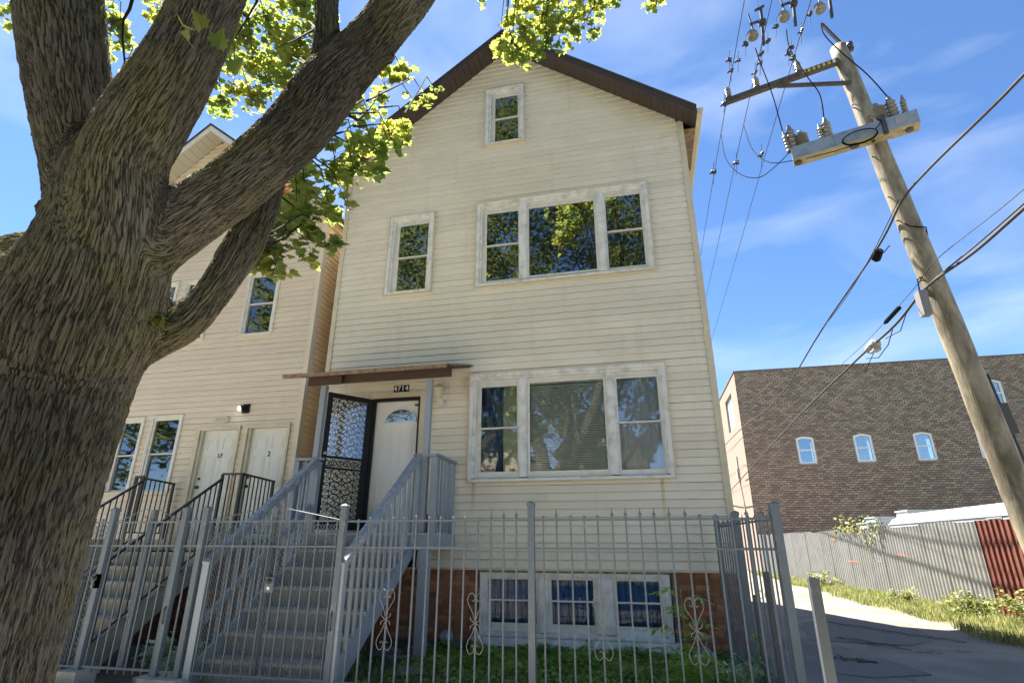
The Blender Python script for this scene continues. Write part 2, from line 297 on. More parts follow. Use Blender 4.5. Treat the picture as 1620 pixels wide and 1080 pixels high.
def brickwall(name, scl=1.0):
    m = bpy.data.materials.new(name); m.use_nodes = True; t = m.node_tree; L = t.links.new; p = t.nodes['Principled BSDF']; p.inputs['Roughness'].default_value = 0.9
    g = N(t, 'ShaderNodeNewGeometry'); sx = N(t, 'ShaderNodeSeparateXYZ'); L(g.outputs['Position'], sx.inputs[0])
    ad = N(t, 'ShaderNodeMath', operation='ADD'); L(sx.outputs[0], ad.inputs[0]); L(sx.outputs[1], ad.inputs[1])
    cb = N(t, 'ShaderNodeCombineXYZ'); L(ad.outputs[0], cb.inputs[0]); L(sx.outputs[2], cb.inputs[1])
    b = N(t, 'ShaderNodeTexBrick'); b.inputs['Scale'].default_value = 1; b.inputs['Brick Width'].default_value = 0.31; b.inputs['Row Height'].default_value = 0.128; b.inputs['Mortar Size'].default_value = 0.016
    b.inputs['Color1'].default_value = (0.27,0.172,0.124,1); b.inputs['Color2'].default_value = (0.50,0.345,0.245,1); b.inputs['Mortar'].default_value = (0.11,0.095,0.085,1); b.inputs['Bias'].default_value = 0.0; b.inputs['Mortar Smooth'].default_value = 0.3
    L(cb.outputs[0], b.inputs['Vector'])
    n1 = N(t, 'ShaderNodeTexNoise'); n1.inputs['Scale'].default_value = 0.28; n1.inputs['Detail'].default_value = 5; L(g.outputs['Position'], n1.inputs['Vector'])
    r1 = N(t, 'ShaderNodeMapRange'); r1.inputs[1].default_value = 0.35; r1.inputs[2].default_value = 0.65; L(n1.outputs['Fac'], r1.inputs[0])
    # upper brickwork is greyer
    r2 = N(t, 'ShaderNodeMapRange'); r2.inputs[1].default_value = 4.5; r2.inputs[2].default_value = 10.5; L(sx.outputs[2], r2.inputs[0])
    a2 = N(t, 'ShaderNodeMath', operation='MULTIPLY'); L(r1.outputs[0], a2.inputs[0]); a2.inputs[1].default_value = 0.5
    a3 = N(t, 'ShaderNodeMath', operation='MULTIPLY_ADD'); L(r2.outputs[0], a3.inputs[0]); a3.inputs[1].default_value = 0.55; L(a2.outputs[0], a3.inputs[2]); a3.use_clamp = True
    hs = N(t, 'ShaderNodeMix', data_type='RGBA', blend_type='MULTIPLY'); hs.inputs['B'].default_value = (0.86,0.98,0.98,1); L(b.outputs['Color'], hs.inputs['A']); L(a3.outputs[0], hs.inputs['Factor'])
    n3 = N(t, 'ShaderNodeTexNoise'); n3.inputs['Scale'].default_value = 2.3; n3.inputs['Detail'].default_value = 3; L(g.outputs['Position'], n3.inputs['Vector'])
    r3 = N(t, 'ShaderNodeMapRange'); r3.inputs[1].default_value = 0.60; r3.inputs[2].default_value = 0.72; r3.inputs[4].default_value = 0.55; L(n3.outputs['Fac'], r3.inputs[0])
    m3 = N(t, 'ShaderNodeMix', data_type='RGBA', blend_type='MULTIPLY'); m3.inputs['B'].default_value = (1.35,0.85,0.72,1); L(hs.outputs['Result'], m3.inputs['A']); L(r3.outputs[0], m3.inputs['Factor'])
    L(m3.outputs['Result'], p.inputs['Base Color'])
    bp = N(t, 'ShaderNodeBump'); bp.inputs['Distance'].default_value = 0.015; bp.invert = True; L(b.outputs['Fac'], bp.inputs['Height']); L(bp.outputs[0], p.inputs['Normal'])
    MAT[name] = m
brickwall('far_brick')
M('pale_brick', (0.33,0.235,0.19), 0.9, noise=(3,0.35,0.7), col2=(0.29,0.195,0.15), coord='World', bump=(20,0.01))

def asphalt():
    m = bpy.data.materials.new('asphalt'); m.use_nodes = True; t = m.node_tree; L = t.links.new; p = t.nodes['Principled BSDF']; p.inputs['Roughness'].default_value = 0.9
    g = N(t, 'ShaderNodeNewGeometry')
    n1 = N(t, 'ShaderNodeTexNoise'); n1.inputs['Scale'].default_value = 0.7; n1.inputs['Detail'].default_value = 6; L(g.outputs['Position'], n1.inputs['Vector'])
    n2 = N(t, 'ShaderNodeTexNoise'); n2.inputs['Scale'].default_value = 45; n2.inputs['Detail'].default_value = 4; L(g.outputs['Position'], n2.inputs['Vector'])
    c1 = N(t, 'ShaderNodeValToRGB'); e = c1.color_ramp.elements; e[0].position = 0.36; e[0].color = (0.155,0.134,0.108,1); e[1].position = 0.62; e[1].color = (0.25,0.218,0.176,1); L(n1.outputs['Fac'], c1.inputs[0])
    c2 = N(t, 'ShaderNodeMapRange'); c2.inputs[1].default_value = 0.3; c2.inputs[2].default_value = 0.7; c2.inputs[3].default_value = 0.72; c2.inputs[4].default_value = 1.25; L(n2.outputs['Fac'], c2.inputs[0])
    mm = N(t, 'ShaderNodeVectorMath', operation='SCALE'); L(c1.outputs[0], mm.inputs[0]); L(c2.outputs[0], mm.inputs['Scale'])
    # cracks
    nd = N(t, 'ShaderNodeTexNoise'); nd.inputs['Scale'].default_value = 1.6; nd.inputs['Detail'].default_value = 4; L(g.outputs['Position'], nd.inputs['Vector'])
    va = N(t, 'ShaderNodeVectorMath', operation='MULTIPLY_ADD'); va.inputs[1].default_value = (0.9,0.9,0.9); L(nd.outputs['Color'], va.inputs[0]); L(g.outputs['Position'], va.inputs[2])
    vo = N(t, 'ShaderNodeTexVoronoi', feature='DISTANCE_TO_EDGE'); vo.inputs['Scale'].default_value = 0.33; L(va.outputs[0], vo.inputs['Vector'])
    cr_ = N(t, 'ShaderNodeMapRange'); cr_.inputs[1].default_value = 0.001; cr_.inputs[2].default_value = 0.007; cr_.inputs[3].default_value = 1; cr_.inputs[4].default_value = 0; L(vo.outputs[0], cr_.inputs[0])
    n4 = N(t, 'ShaderNodeTexNoise'); n4.inputs['Scale'].default_value = 0.5; L(g.outputs['Position'], n4.inputs['Vector'])
    r4 = N(t, 'ShaderNodeMapRange'); r4.inputs[1].default_value = 0.45; r4.inputs[2].default_value = 0.6; L(n4.outputs['Fac'], r4.inputs[0])
    mu = N(t, 'ShaderNodeMath', operation='MULTIPLY'); L(cr_.outputs[0], mu.inputs[0]); L(r4.outputs[0], mu.inputs[1])
    mx2 = N(t, 'ShaderNodeMix', data_type='RGBA'); mx2.inputs['B'].default_value = (0.07,0.062,0.05,1); L(mm.outputs[0], mx2.inputs['A']); L(mu.outputs[0], mx2.inputs['Factor']); L(mx2.outputs['Result'], p.inputs['Base Color'])
    bp = N(t, 'ShaderNodeBump'); bp.inputs['Distance'].default_value = 0.008; L(n2.outputs['Fac'], bp.inputs['Height']); L(bp.outputs[0], p.inputs['Normal'])
    MAT['asphalt'] = m
asphalt()
M('patch', (0.17,0.155,0.13), 0.92, noise=(18,0.35,0.7), col2=(0.13,0.115,0.10), bump=(60,0.004), coord='World')
M('soil', (0.075,0.058,0.04), 0.95, noise=(6,0.3,0.7), col2=(0.12,0.10,0.07), bump=(20,0.02), coord='World')
M('lawn', (0.07,0.10,0.03), 0.95, noise=(3,0.3,0.7), col2=(0.13,0.11,0.06), coord='World')

def bark():
    m = bpy.data.materials.new('maple_bark'); m.use_nodes = True; t = m.node_tree; L = t.links.new; p = t.nodes['Principled BSDF']; p.inputs['Roughness'].default_value = 0.85
    p.inputs['Specular IOR Level'].default_value = 0.25
    at = N(t, 'ShaderNodeAttribute', attribute_name='barkco'); g = N(t, 'ShaderNodeNewGeometry')
    nd = N(t, 'ShaderNodeTexNoise'); nd.inputs['Scale'].default_value = 13; nd.inputs['Detail'].default_value = 3; L(at.outputs['Vector'], nd.inputs['Vector'])
    va = N(t, 'ShaderNodeVectorMath', operation='MULTIPLY_ADD'); va.inputs[1].default_value = (0.034,0.034,0.003); L(nd.outputs['Color'], va.inputs[0]); L(at.outputs['Vector'], va.inputs[2])
    v1 = N(t, 'ShaderNodeTexVoronoi', feature='DISTANCE_TO_EDGE'); v1.inputs['Scale'].default_value = 66; L(va.outputs[0], v1.inputs['Vector'])
    nr = N(t, 'ShaderNodeTexNoise'); nr.inputs['Scale'].default_value = 54; nr.inputs['Detail'].default_value = 3; nr.inputs['Roughness'].default_value = 0.55; L(va.outputs[0], nr.inputs['Vector'])
    s1 = N(t, 'ShaderNodeMath', operation='SUBTRACT'); s1.inputs[1].default_value = 0.5; L(nr.outputs['Fac'], s1.inputs[0]); s2 = N(t, 'ShaderNodeMath', operation='ABSOLUTE'); L(s1.outputs[0], s2.inputs[0])
    rr = N(t, 'ShaderNodeMapRange', interpolation_type='SMOOTHSTEP'); rr.inputs[2].default_value = 0.085; L(s2.outputs[0], rr.inputs[0])
    rv = N(t, 'ShaderNodeMapRange', interpolation_type='SMOOTHSTEP'); rv.inputs[2].default_value = 0.26; L(v1.outputs[0], rv.inputs[0])
    r1 = N(t, 'ShaderNodeMath', operation='MULTIPLY_ADD'); r1.inputs[1].default_value = 0.62; hv = N(t, 'ShaderNodeMath', operation='MULTIPLY'); hv.inputs[1].default_value = 0.38
    L(rv.outputs[0], hv.inputs[0]); L(rr.outputs[0], r1.inputs[0]); L(hv.outputs[0], r1.inputs[2])
    n5 = N(t, 'ShaderNodeTexNoise'); n5.inputs['Scale'].default_value = 80; n5.inputs['Detail'].default_value = 3; L(va.outputs[0], n5.inputs['Vector'])
    r2 = N(t, 'ShaderNodeMapRange', interpolation_type='SMOOTHSTEP'); r2.inputs[1].default_value = 0.36; r2.inputs[2].default_value = 0.62; L(n5.outputs['Fac'], r2.inputs[0])
    n3 = N(t, 'ShaderNodeTexNoise'); n3.inputs['Scale'].default_value = 110; n3.inputs['Detail'].default_value = 6; L(at.outputs['Vector'], n3.inputs['Vector'])
    h1 = N(t, 'ShaderNodeMath', operation='MULTIPLY_ADD'); h1.inputs[1].default_value = 0.34; L(r2.outputs[0], h1.inputs[0]); L(r1.outputs[0], h1.inputs[2])
    h2 = N(t, 'ShaderNodeMath', operation='MULTIPLY_ADD'); h2.inputs[1].default_value = 0.45; L(n3.outputs['Fac'], h2.inputs[0]); L(h1.outputs[0], h2.inputs[2])
    ds = N(t, 'ShaderNodeDisplacement'); ds.inputs['Scale'].default_value = 0.0115; ds.inputs['Midlevel'].default_value = 1.0; L(h2.outputs[0], ds.inputs['Height'])
    L(ds.outputs[0], t.nodes['Material Output'].inputs['Displacement'])
    cr_ = N(t, 'ShaderNodeValToRGB'); e = cr_.color_ramp.elements; e[0].position = 0.1; e[0].color = (0.034,0.028,0.020,1); e[1].position = 0.8; e[1].color = (0.150,0.130,0.095,1)
    L(r1.outputs[0], cr_.inputs[0])
    nm = N(t, 'ShaderNodeTexNoise'); nm.inputs['Scale'].default_value = 2.1; nm.inputs['Detail'].default_value = 6; nm.inputs['Roughness'].default_value = 0.7; L(g.outputs['Position'], nm.inputs['Vector'])
    rm = N(t, 'ShaderNodeMapRange'); rm.inputs[1].default_value = 0.44; rm.inputs[2].default_value = 0.62; rm.inputs[4].default_value = 0.75; L(nm.outputs['Fac'], rm.inputs[0])
    mo = N(t, 'ShaderNodeMix', data_type='RGBA', blend_type='MULTIPLY'); mo.inputs['B'].default_value = (1.0,1.06,0.6,1); L(cr_.outputs[0], mo.inputs['A']); L(rm.outputs[0], mo.inputs['Factor'])
    nw = N(t, 'ShaderNodeTexNoise'); nw.inputs['Scale'].default_value = 0.9; nw.inputs['Detail'].default_value = 5; L(g.outputs['Position'], nw.inputs['Vector'])
    rw = N(t, 'ShaderNodeMapRange'); rw.inputs[1].default_value = 0.38; rw.inputs[2].default_value = 0.66; rw.inputs[3].default_value = 0.62; rw.inputs[4].default_value = 1.3; L(nw.outputs['Fac'], rw.inputs[0])
    sc = N(t, 'ShaderNodeVectorMath', operation='SCALE'); L(mo.outputs['Result'], sc.inputs[0]); L(rw.outputs[0], sc.inputs['Scale']); L(sc.outputs[0], p.inputs['Base Color'])
    m.displacement_method = 'BOTH'; MAT['maple_bark'] = m
bark()
def polewood():
    m = bpy.data.materials.new('pole_wood'); m.use_nodes = True; t = m.node_tree; L = t.links.new; p = t.nodes['Principled BSDF']; p.inputs['Roughness'].default_value = 0.75
    g = N(t, 'ShaderNodeNewGeometry'); mp_ = N(t, 'ShaderNodeMapping'); mp_.inputs['Scale'].default_value = (2.6,2.6,1.0); L(g.outputs['Position'], mp_.inputs[0])
    n1 = N(t, 'ShaderNodeTexNoise'); n1.inputs['Scale'].default_value = 1.6; n1.inputs['Detail'].default_value = 8; n1.inputs['Roughness'].default_value = 0.6; n1.inputs['Distortion'].default_value = 0.35; L(mp_.outputs[0], n1.inputs['Vector'])
    c = N(t, 'ShaderNodeValToRGB'); e = c.color_ramp.elements; e[0].position = 0.38; e[0].color = (0.13,0.108,0.072,1); e[1].position = 0.62; e[1].color = (0.33,0.285,0.20,1); L(n1.outputs['Fac'], c.inputs[0]); L(c.outputs[0], p.inputs['Base Color'])
    mp2 = N(t, 'ShaderNodeMapping'); mp2.inputs['Scale'].default_value = (60,60,2.0); L(g.outputs['Position'], mp2.inputs[0]); n2 = N(t, 'ShaderNodeTexNoise'); n2.inputs['Scale'].default_value = 1; n2.inputs['Detail'].default_value = 4; L(mp2.outputs[0], n2.inputs['Vector'])
    b = N(t, 'ShaderNodeBump'); b.inputs['Distance'].default_value = 0.008; L(n2.outputs['Fac'], b.inputs['Height']); L(b.outputs[0], p.inputs['Normal']); MAT['pole_wood'] = m
polewood()
em = bpy.data.materials.new('lamp_glow'); em.use_nodes = True; em.node_tree.nodes['Principled BSDF'].inputs['Emission Color'].default_value = (1,0.96,0.85,1); em.node_tree.nodes['Principled BSDF'].inputs['Emission Strength'].default_value = 3.0; MAT['lamp_glow'] = em
G = MAT

# ------------------------------------------------------------------ setting: ground, roads, yards
def sheet(name, x0, x1, y0, y1, z, mat, label=None):
    mb = MB(); mb.add([(x0,y0,z),(x1,y0,z),(x1,y1,z),(x0,y1,z)], [(0,1,2,3)]); return struct(name, mb, G[mat], label)
M('verge_soil', (0.16,0.15,0.075), 0.95, noise=(5,0.3,0.7), col2=(0.22,0.19,0.12), coord='World')
sheet('ground', -600, 600, -400, 900, -0.16, 'lawn')
mb = MB(); mb.box(-60, 60, -12, -1.2, -0.3, -0.14); struct('street', mb, G['street_concrete'])
mb = MB(); mb.box(-60, 60, -1.2, -1.05, -0.3, 0.0); struct('kerb', mb, G['concrete'])
mb = MB(); mb.box(-60, 1.5, -1.05, 3.2, -0.3, -0.02); struct('parkway', mb, G['dry_dirt'])
sw = MB()
for i in range(-12, 14):
    sw.box(i*1.5+0.006, (i+1)*1.5-0.006, 3.2, 4.69, -0.3, 0.0+0.004*(i % 2)); sw.box(i*1.5+0.006, (i+1)*1.5-0.006, 4.70, 5.72, -0.3, 0.004*((i+1) % 2)-0.002)  # second row: apron added to bounce light onto the house front
struct('sidewalk', sw, G['sidewalk_concrete'])
mb = MB(); mb.box(-40, 1.45, 5.73, 30, -0.3, -0.03); struct('yard_soil', mb, G['soil'])
# alley: a gently worn asphalt lane with a ragged right edge
mb = MB(); ys = np.linspace(-1.05, 90, 120); vs = []
def alley_edge(y): return 5.85+0.12*math.sin(y*0.9)+0.09*math.sin(y*2.3+1)
for y in ys: vs += [(1.42, y, -0.02), (3.6, y, -0.05), (alley_edge(y), y, -0.02)]
fs = []
for i in range(len(ys)-1): fs += [(3*i,3*i+1,3*i+4,3*i+3),(3*i+1,3*i+2,3*i+5,3*i+4)]
mb.add(vs, fs); struct('alley', mb, G['asphalt'])
mb = MB(); vs = []; 
for y in ys: vs += [(alley_edge(y)-0.02, y, -0.024), (14, y, 0.03)]
mb.add(vs, [(2*i,2*i+1,2*i+3,2*i+2) for i in range(len(ys)-1)]); struct('verge', mb, G['verge_soil'])
mb = MB(); pt = [(2.6,11.6),(3.1,14.1),(3.9,14.9),(5.0,14.2),(5.2,12.6),(4.1,11.4)]; n = len(pt); mb.add([(x,y,-0.041+0.010) for x,y in pt]+[(x,y,-0.06) for x,y in pt], [tuple(range(n))]+[(i,(i+1)%n,n+(i+1)%n,n+i) for i in range(n)]); struct('asphalt_patch', mb, G['patch'])
mb = MB(); pt = [(1.9,8.9),(2.3,9.9),(3.2,10.0),(3.4,9.0),(2.6,8.6)]; n = len(pt); mb.add([(x,y,-0.036+0.010) for x,y in pt]+[(x,y,-0.06) for x,y in pt], [tuple(range(n))]+[(i,(i+1)%n,n+(i+1)%n,n+i) for i in range(n)]); struct('asphalt_patch', mb, G['patch'])
# cracks in the alley: narrow open grooves with raised lips
def crack(pts, wd):
    mb = MB(); vs = []; n = len(pts)
    for i, (x, y) in enumerate(pts):
        ww = wd*(0.35+0.65*math.sin(PI*i/(n-1)))*random.uniform(0.6,1.3)
        vs += [(x, y-ww, -0.030), (x, y-ww*0.2, -0.038), (x, y+ww*0.5, -0.028)]
    fs = [];
    for i in range(n-1): fs += [(3*i,3*i+3,3*i+4,3*i+1),(3*i+1,3*i+4,3*i+5,3*i+2)]
    return mb.add(vs, fs)
M('crack_tar', (0.09,0.08,0.066), 0.9)
cr_all = MB()
for (x0, y0, x1, y1, wd) in ((3.6,14.2,5.0,11.9,0.055),(3.2,11.9,3.9,10.9,0.05),(2.4,10.0,2.95,9.5,0.04)):
    pts = [(x0+(x1-x0)*t+random.uniform(-0.08,0.08), y0+(y1-y0)*t+random.uniform(-0.16,0.16)) for t in np.linspace(0,1,26)]
    c_ = crack(pts, wd); cr_all.add([(a,b,c+0.022) for a,b,c in c_.v], c_.f)
o = struct('alley_cracks', cr_all, G['crack_tar'])

# ------------------------------------------------------------------ siding
def siding(root, mat, zs, e, xr, openings, y, depth=0.014, axis='x', name='siding_board', sgn=-1, seam=True):
    """courses from zs up; xr(z) -> (left,right) limits; openings (x0,x1,z0,z1) cut out"""
    z = zs[0]; k = 0
    while z < zs[1]-1e-6:
        lo0, hi0 = xr(z); lo1, hi1 = xr(min(z+e, zs[1]-1e-3))
        if hi1-lo1 < 0.02: lo1 = hi1 = (lo0+hi0)/2
        if hi0-lo0 < 0.05: break
        cuts = sorted(set([lo0, hi0]+[c for o in openings if o[3] > z+1e-4 and o[2] < z+e-1e-4 for c in o[:2] if lo0 < c < hi0]))
        if seam and k % 2 == 0: sx = lo0+(hi0-lo0)*random.uniform(0.25,0.75)
        segs = []
        for a, b in zip(cuts[:-1], cuts[1:]):
            mid = (a+b)/2; rng_ = [(z, z+e)]
            for o in openings:
                if o[0] < mid < o[1]:
                    nr = []
                    for r0, r1 in rng_:
                        if o[3] <= r0 or o[2] >= r1: nr.append((r0, r1)); continue
                        if o[2] > r0+0.004: nr.append((r0, o[2]))
                        if o[3] < r1-0.004: nr.append((o[3], r1))
                    rng_ = nr
            for r0, r1 in rng_:
                if segs and abs(segs[-1][1]-a) < 1e-6 and segs[-1][2:] == (r0, r1): segs[-1] = (segs[-1][0], b, r0, r1)
                else: segs.append((a, b, r0, r1))
        out_ = []
        for s_ in segs:
            if seam and s_[0]+0.4 < sx < s_[1]-0.4 and s_[2] == z: out_ += [(s_[0], sx-0.001, s_[2], s_[3]), (sx+0.001, s_[1], s_[2], s_[3])]
            else: out_.append(s_)
        for a, b, r0, r1 in out_:
            def lerp(x): return x
            ta = a+(lo1-lo0) if abs(a-lo0) < 1e-6 else a; tb = b+(hi1-hi0) if abs(b-hi0) < 1e-6 else b
            if tb < ta: ta = tb = (ta+tb)/2
            f0 = (r0-z)/e; f1 = (r1-z)/e
            d0 = depth*(1-f0*0.85) if f0 > 0 else depth; d1 = depth*(1-f1*0.85)
            pr = [(0.004, r0+0.001), (-d0*0.9, r0), (-d0, r0+0.010), (-d1, r1-(0.0045 if f1 > 0.999 else 0)), (0.004, r1-(0.0045 if f1 > 0.999 else 0))]
            vs = []
            jit = random.uniform(-0.0012, 0.0012)
            for x_b, x_t in ((a, ta), (b, tb)):
                for dd, zz in pr:
                    xx = x_b+(x_t-x_b)*((zz-r0)/(r1-r0))
                    vs.append((xx, y+sgn*(-dd)+0*jit, zz+jit) if axis == 'x' else (y+sgn*(-dd), xx, zz+jit))
            n = 5; fs = [tuple(range(n)), tuple(range(2*n-1, n-1, -1))]+[(i, n+i, n+(i+1) % n, (i+1) % n) for i in range(n)]
            mb = MB(); mb.add(vs, fs); part(name, mb, mat, root)
        z += e; k += 1

def window(root, x0, x1, z0, z1, units, y, mullions=(), cap=0.085, sillx=0.02, capmat='white_capping', reveal=0.055, room=1.2, gmat='window_glass', label=None, lipmat='cream_trim'):
    """a window is a part of its house; sashes and panes are its sub-parts"""
    mb = MB(); f = y-0.042
    # outer receiving lip
    l = 0.022
    mb.box(x0, x0+l, f-0.004, y+0.03, z0, z1, 1); mb.box(x1-l, x1, f-0.004, y+0.03, z0, z1, 1)
    mb.box(x0+l, x1-l, f-0.004, y+0.03, z1-l, z1, 1); mb.box(x0+l, x1-l, f-0.004, y+0.03, z0, z0+l*0.7, 1)
    c = cap
    mb.box(x0+l, x0+c, f+0.004, y+0.06, z0+l*0.7, z1-l); mb.box(x1-c, x1-l, f+0.004, y+0.06, z0+l*0.7, z1-l)
    mb.box(x0+c, x1-c, f+0.006, y+0.06, z1-c, z1-l)
    mb.prism([(f-0.018, z0+l*0.7), (y+0.06, z0+l*0.7), (y+0.06, z0+c*0.95), (f-0.018, z0+c*0.62)], x0+c, x1-c, 'x')
    # inner step
    s = c+0.045
    mb.box(x0+c, x0+s, f+0.03, y+0.06, z0+c*0.95, z1-c); mb.box(x1-s, x1-c, f+0.03, y+0.06, z0+c*0.95, z1-c)
    mb.box(x0+s, x1-s, f+0.032, y+0.06, z1-s, z1-c)
    for a, b in mullions:
        mb.box(a, b, f+0.010, y+0.06, z0+c*0.95, z1-s)
        mb.box(a-0.022, a, f+0.034, y+0.06, z0+c*0.95, z1-s); mb.box(b, b+0.022, f+0.034, y+0.06, z0+c*0.95, z1-s)
    edges = [x0+s-0.004] + [q for a, b in mullions for q in (a-0.02, b+0.02)] + [x1-s+0.004]
    for k, (gx0, gx1, gz0, gz1, rail, kind) in enumerate(sorted(units)):
        ca, cb = edges[2*k], edges[2*k+1]; yf0, yf1 = y+0.034, y+0.058; t = 0.030
        mb.box(ca, gx0-t, yf0, yf1, z0+c*0.9, z1-s+0.01, 2); mb.box(gx1+t, cb, yf0, yf1, z0+c*0.9, z1-s+0.01, 2)
        mb.box(gx0-t, gx1+t, yf0+0.001, yf1, gz1+t, z1-s+0.01, 2); mb.box(gx0-t, gx1+t, yf0+0.001, yf1, z0+c*0.9, gz0-t, 2)
    win = part('window', mb, [G[capmat], G[lipmat], G['white_sash']], root, label=label)
    for (gx0, gx1, gz0, gz1, rail, kind) in units:
        if kind == 'hung':
            for top in (True, False):
                a, b = (rail+0.008, gz1) if top else (gz0, rail-0.016); yy = y+0.006 if top else y+0.030
                t = 0.036; sb = MB()
                sb.box(gx0-t, gx0, yy, yy+0.024, a-(0.012 if top else t), b+(t if top else 0.02)); sb.box(gx1, gx1+t, yy, yy+0.024, a-(0.012 if top else t), b+(t if top else 0.02))
                sb.box(gx0, gx1, yy+0.001, yy+0.023, b, b+(t if top else 0.02)); sb.box(gx0, gx1, yy+0.001, yy+0.023, a-(0.024 if top else t), a)
                part('sash', sb, G['white_sash'], win)
                pb = MB(); pb.box(gx0, gx1, yy+0.010, yy+0.014, a, b); part('pane', pb, G[gmat], win)
        else:
            yy = y+0.010; t = 0.04; sb = MB()
            sb.box(gx0-t, gx0, yy, yy+0.03, gz0-t, gz1+t); sb.box(gx1, gx1+t, yy, yy+0.03, gz0-t, gz1+t); sb.box(gx0, gx1, yy, yy+0.029, gz1, gz1+t); sb.box(gx0, gx1, yy, yy+0.029, gz0-t, gz0)
            part('sash', sb, G['white_sash'], win)
            pb = MB(); pb.box(gx0, gx1, yy+0.012, yy+0.016, gz0, gz1); part('pane', pb, G[gmat], win)
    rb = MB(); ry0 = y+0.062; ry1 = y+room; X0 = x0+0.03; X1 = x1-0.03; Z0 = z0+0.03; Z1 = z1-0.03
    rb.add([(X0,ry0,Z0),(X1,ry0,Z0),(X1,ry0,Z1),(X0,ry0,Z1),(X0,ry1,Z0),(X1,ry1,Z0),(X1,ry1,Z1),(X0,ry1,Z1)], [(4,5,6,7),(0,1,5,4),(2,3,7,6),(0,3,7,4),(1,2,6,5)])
    part('room_lining', rb, G['unlit_interior'], win)
    return win

# ------------------------------------------------------------------ the house
HX0, HX1, HY, APX, APZ, EAZ = -5.77, 1.29, 9.0, -2.24, 11.89, 9.18
SL = (APZ-EAZ)/(HX1-APX)
house = thing('frame_house', 'tall cream vinyl-sided gabled house with brown rake trim behind the grey stairs', 'house', (APX, HY, 0))
OPEN = {'lower': (-2.86,0.525,2.46,4.36), 'upper': (-2.83,0.525,6.06,7.94), 'single': (-4.70,-3.70,6.08,7.88), 'attic': (-2.70,-1.83,9.32,10.84), 'door': (-4.80,-3.68,1.0,4.10)}
def gx(z):
    if z <= EAZ: return HX0+0.09, HX1-0.10
    d = (APZ-z)/SL; return max(APX-d, HX0+0.09), min(APX+d, HX1-0.10)
siding(house, G['cream_siding'], (1.155, APZ-0.05), 0.125, gx, list(OPEN.values()), HY+0.016, 0.020)
# body: side, back walls, roof
mb = MB(); mb.box(HX0, HX0+0.1, HY+0.09, 16.3, 0, EAZ); mb.box(HX1-0.1, HX1, HY+0.09, 16.3, 0, EAZ); mb.box(HX0+0.1, HX1-0.1, 16.2, 16.3, 0, EAZ)
mb.add([(HX0+.1,16.25,EAZ),(HX1-.1,16.25,EAZ),(APX,16.25,APZ)], [(0,1,2)])
mb.box(HX0+0.1, HX1-0.1, HY+0.3, 16.2, 5.0, 5.1)
mb.add([(HX0+.1,16.3,0),(HX1,16.3,0),(HX1,20,0),(HX0+.1,20,0),(HX0+.1,16.3,7.0),(HX1,16.3,7.4),(HX1,20,4.1),(HX0+.1,20,4.1)], [(0,1,5,4),(1,2,6,5),(2,3,7,6),(3,0,4,7),(4,5,6,7)])  # unseen rear addition, its roof sloped to shape the shadow on the alley
part('rear_walls', mb, G['cream_siding'], house)
mb = MB(); mb.box(HX0, HX0+0.09, HY-0.018, HY+0.09, 1.15, EAZ+0.03); part('corner_trim', mb, G['cream_trim'], house)
mb = MB(); mb.box(HX1-0.10, HX1, HY-0.018, HY+0.09, 1.15, EAZ+0.03); mb.box(HX1-0.104, HX1+0.004, HY-0.022, HY-0.018, 7.75, 7.80); part('corner_trim', mb, G['cream_trim'], house)
mb = MB(); mb.box(HX0, HX1, HY-0.012, HY+0.02, 1.125, 1.153); part('starter_strip', mb, G['cream_trim'], house)
# roof slabs, rake fascia and soffit planks
def zr(x): return APZ-SL*abs(x-APX)
for s in (-1, 1):
    xe = APX+s*(HX1-APX+0.22)
    mb = MB(); t = 0.05
    a0, a1 = (APX, APZ), (xe, zr(xe))
    mb.prism([(a0[0], a0[1]+0.16), (a1[0], a1[1]+0.16), (a1[0], a1[1]+0.11), (a0[0], a0[1]+0.11)], HY-0.44, 16.6, 'y'); part('roof_slope', mb, G['shingle'], house)
    mb = MB(); mb.prism([(a0[0], a0[1]+0.11), (a1[0], a1[1]+0.11), (a1[0], a1[1]-0.03), (a0[0], a0[1]-0.03)], HY-0.42, HY-0.395, 'y')
    mb.prism([(a0[0], a0[1]+0.035), (a1[0], a1[1]+0.035), (a1[0], a1[1]+0.022), (a0[0], a0[1]+0.022)], HY-0.428, HY-0.42, 'y')
    part('rake_fascia', mb, G['brown_metal'], house)
    n = 34; L_ = xe-APX
    for i in range(n):                       # soffit panels, one by one
        xa = APX+L_*i/n; xb = APX+L_*(i+1)/n-s*0.006
        mb = MB(); h = 0.010
        mb.add([(xa,HY-0.395,zr(xa)-0.006),(xb,HY-0.395,zr(xb)-0.006),(xb,HY+0.0,zr(xb)-0.006),(xa,HY+0.0,zr(xa)-0.006),
                (xa,HY-0.395,zr(xa)+h),(xb,HY-0.395,zr(xb)+h),(xb,HY+0.0,zr(xb)+h),(xa,HY+0.0,zr(xa)+h)], [(0,3,2,1),(4,5,6,7),(0,1,5,4),(1,2,6,5),(2,3,7,6),(3,0,4,7)])
        part('soffit_panel', mb, G['brown_metal'], house)
    # eave soffit and gutter
    ex = HX1 if s > 0 else HX0
    mb = MB(); mb.box(min(ex, xe), max(ex, xe), HY-0.0, 16.4, zr(xe)-0.03, zr(xe)+0.0); part('eave_soffit', mb, G['awning_edge'], house)
    gp = [(0,0.13),(0,0),(0.07,0),(0.115,0.07),(0.115,0.13)]
    mb = MB(); mb.prism([(xe+s*(p), zr(xe)-0.03+q) for p, q in gp], HY-0.40, 16.5, 'y'); part('gutter', mb, G['cream_trim'], house)
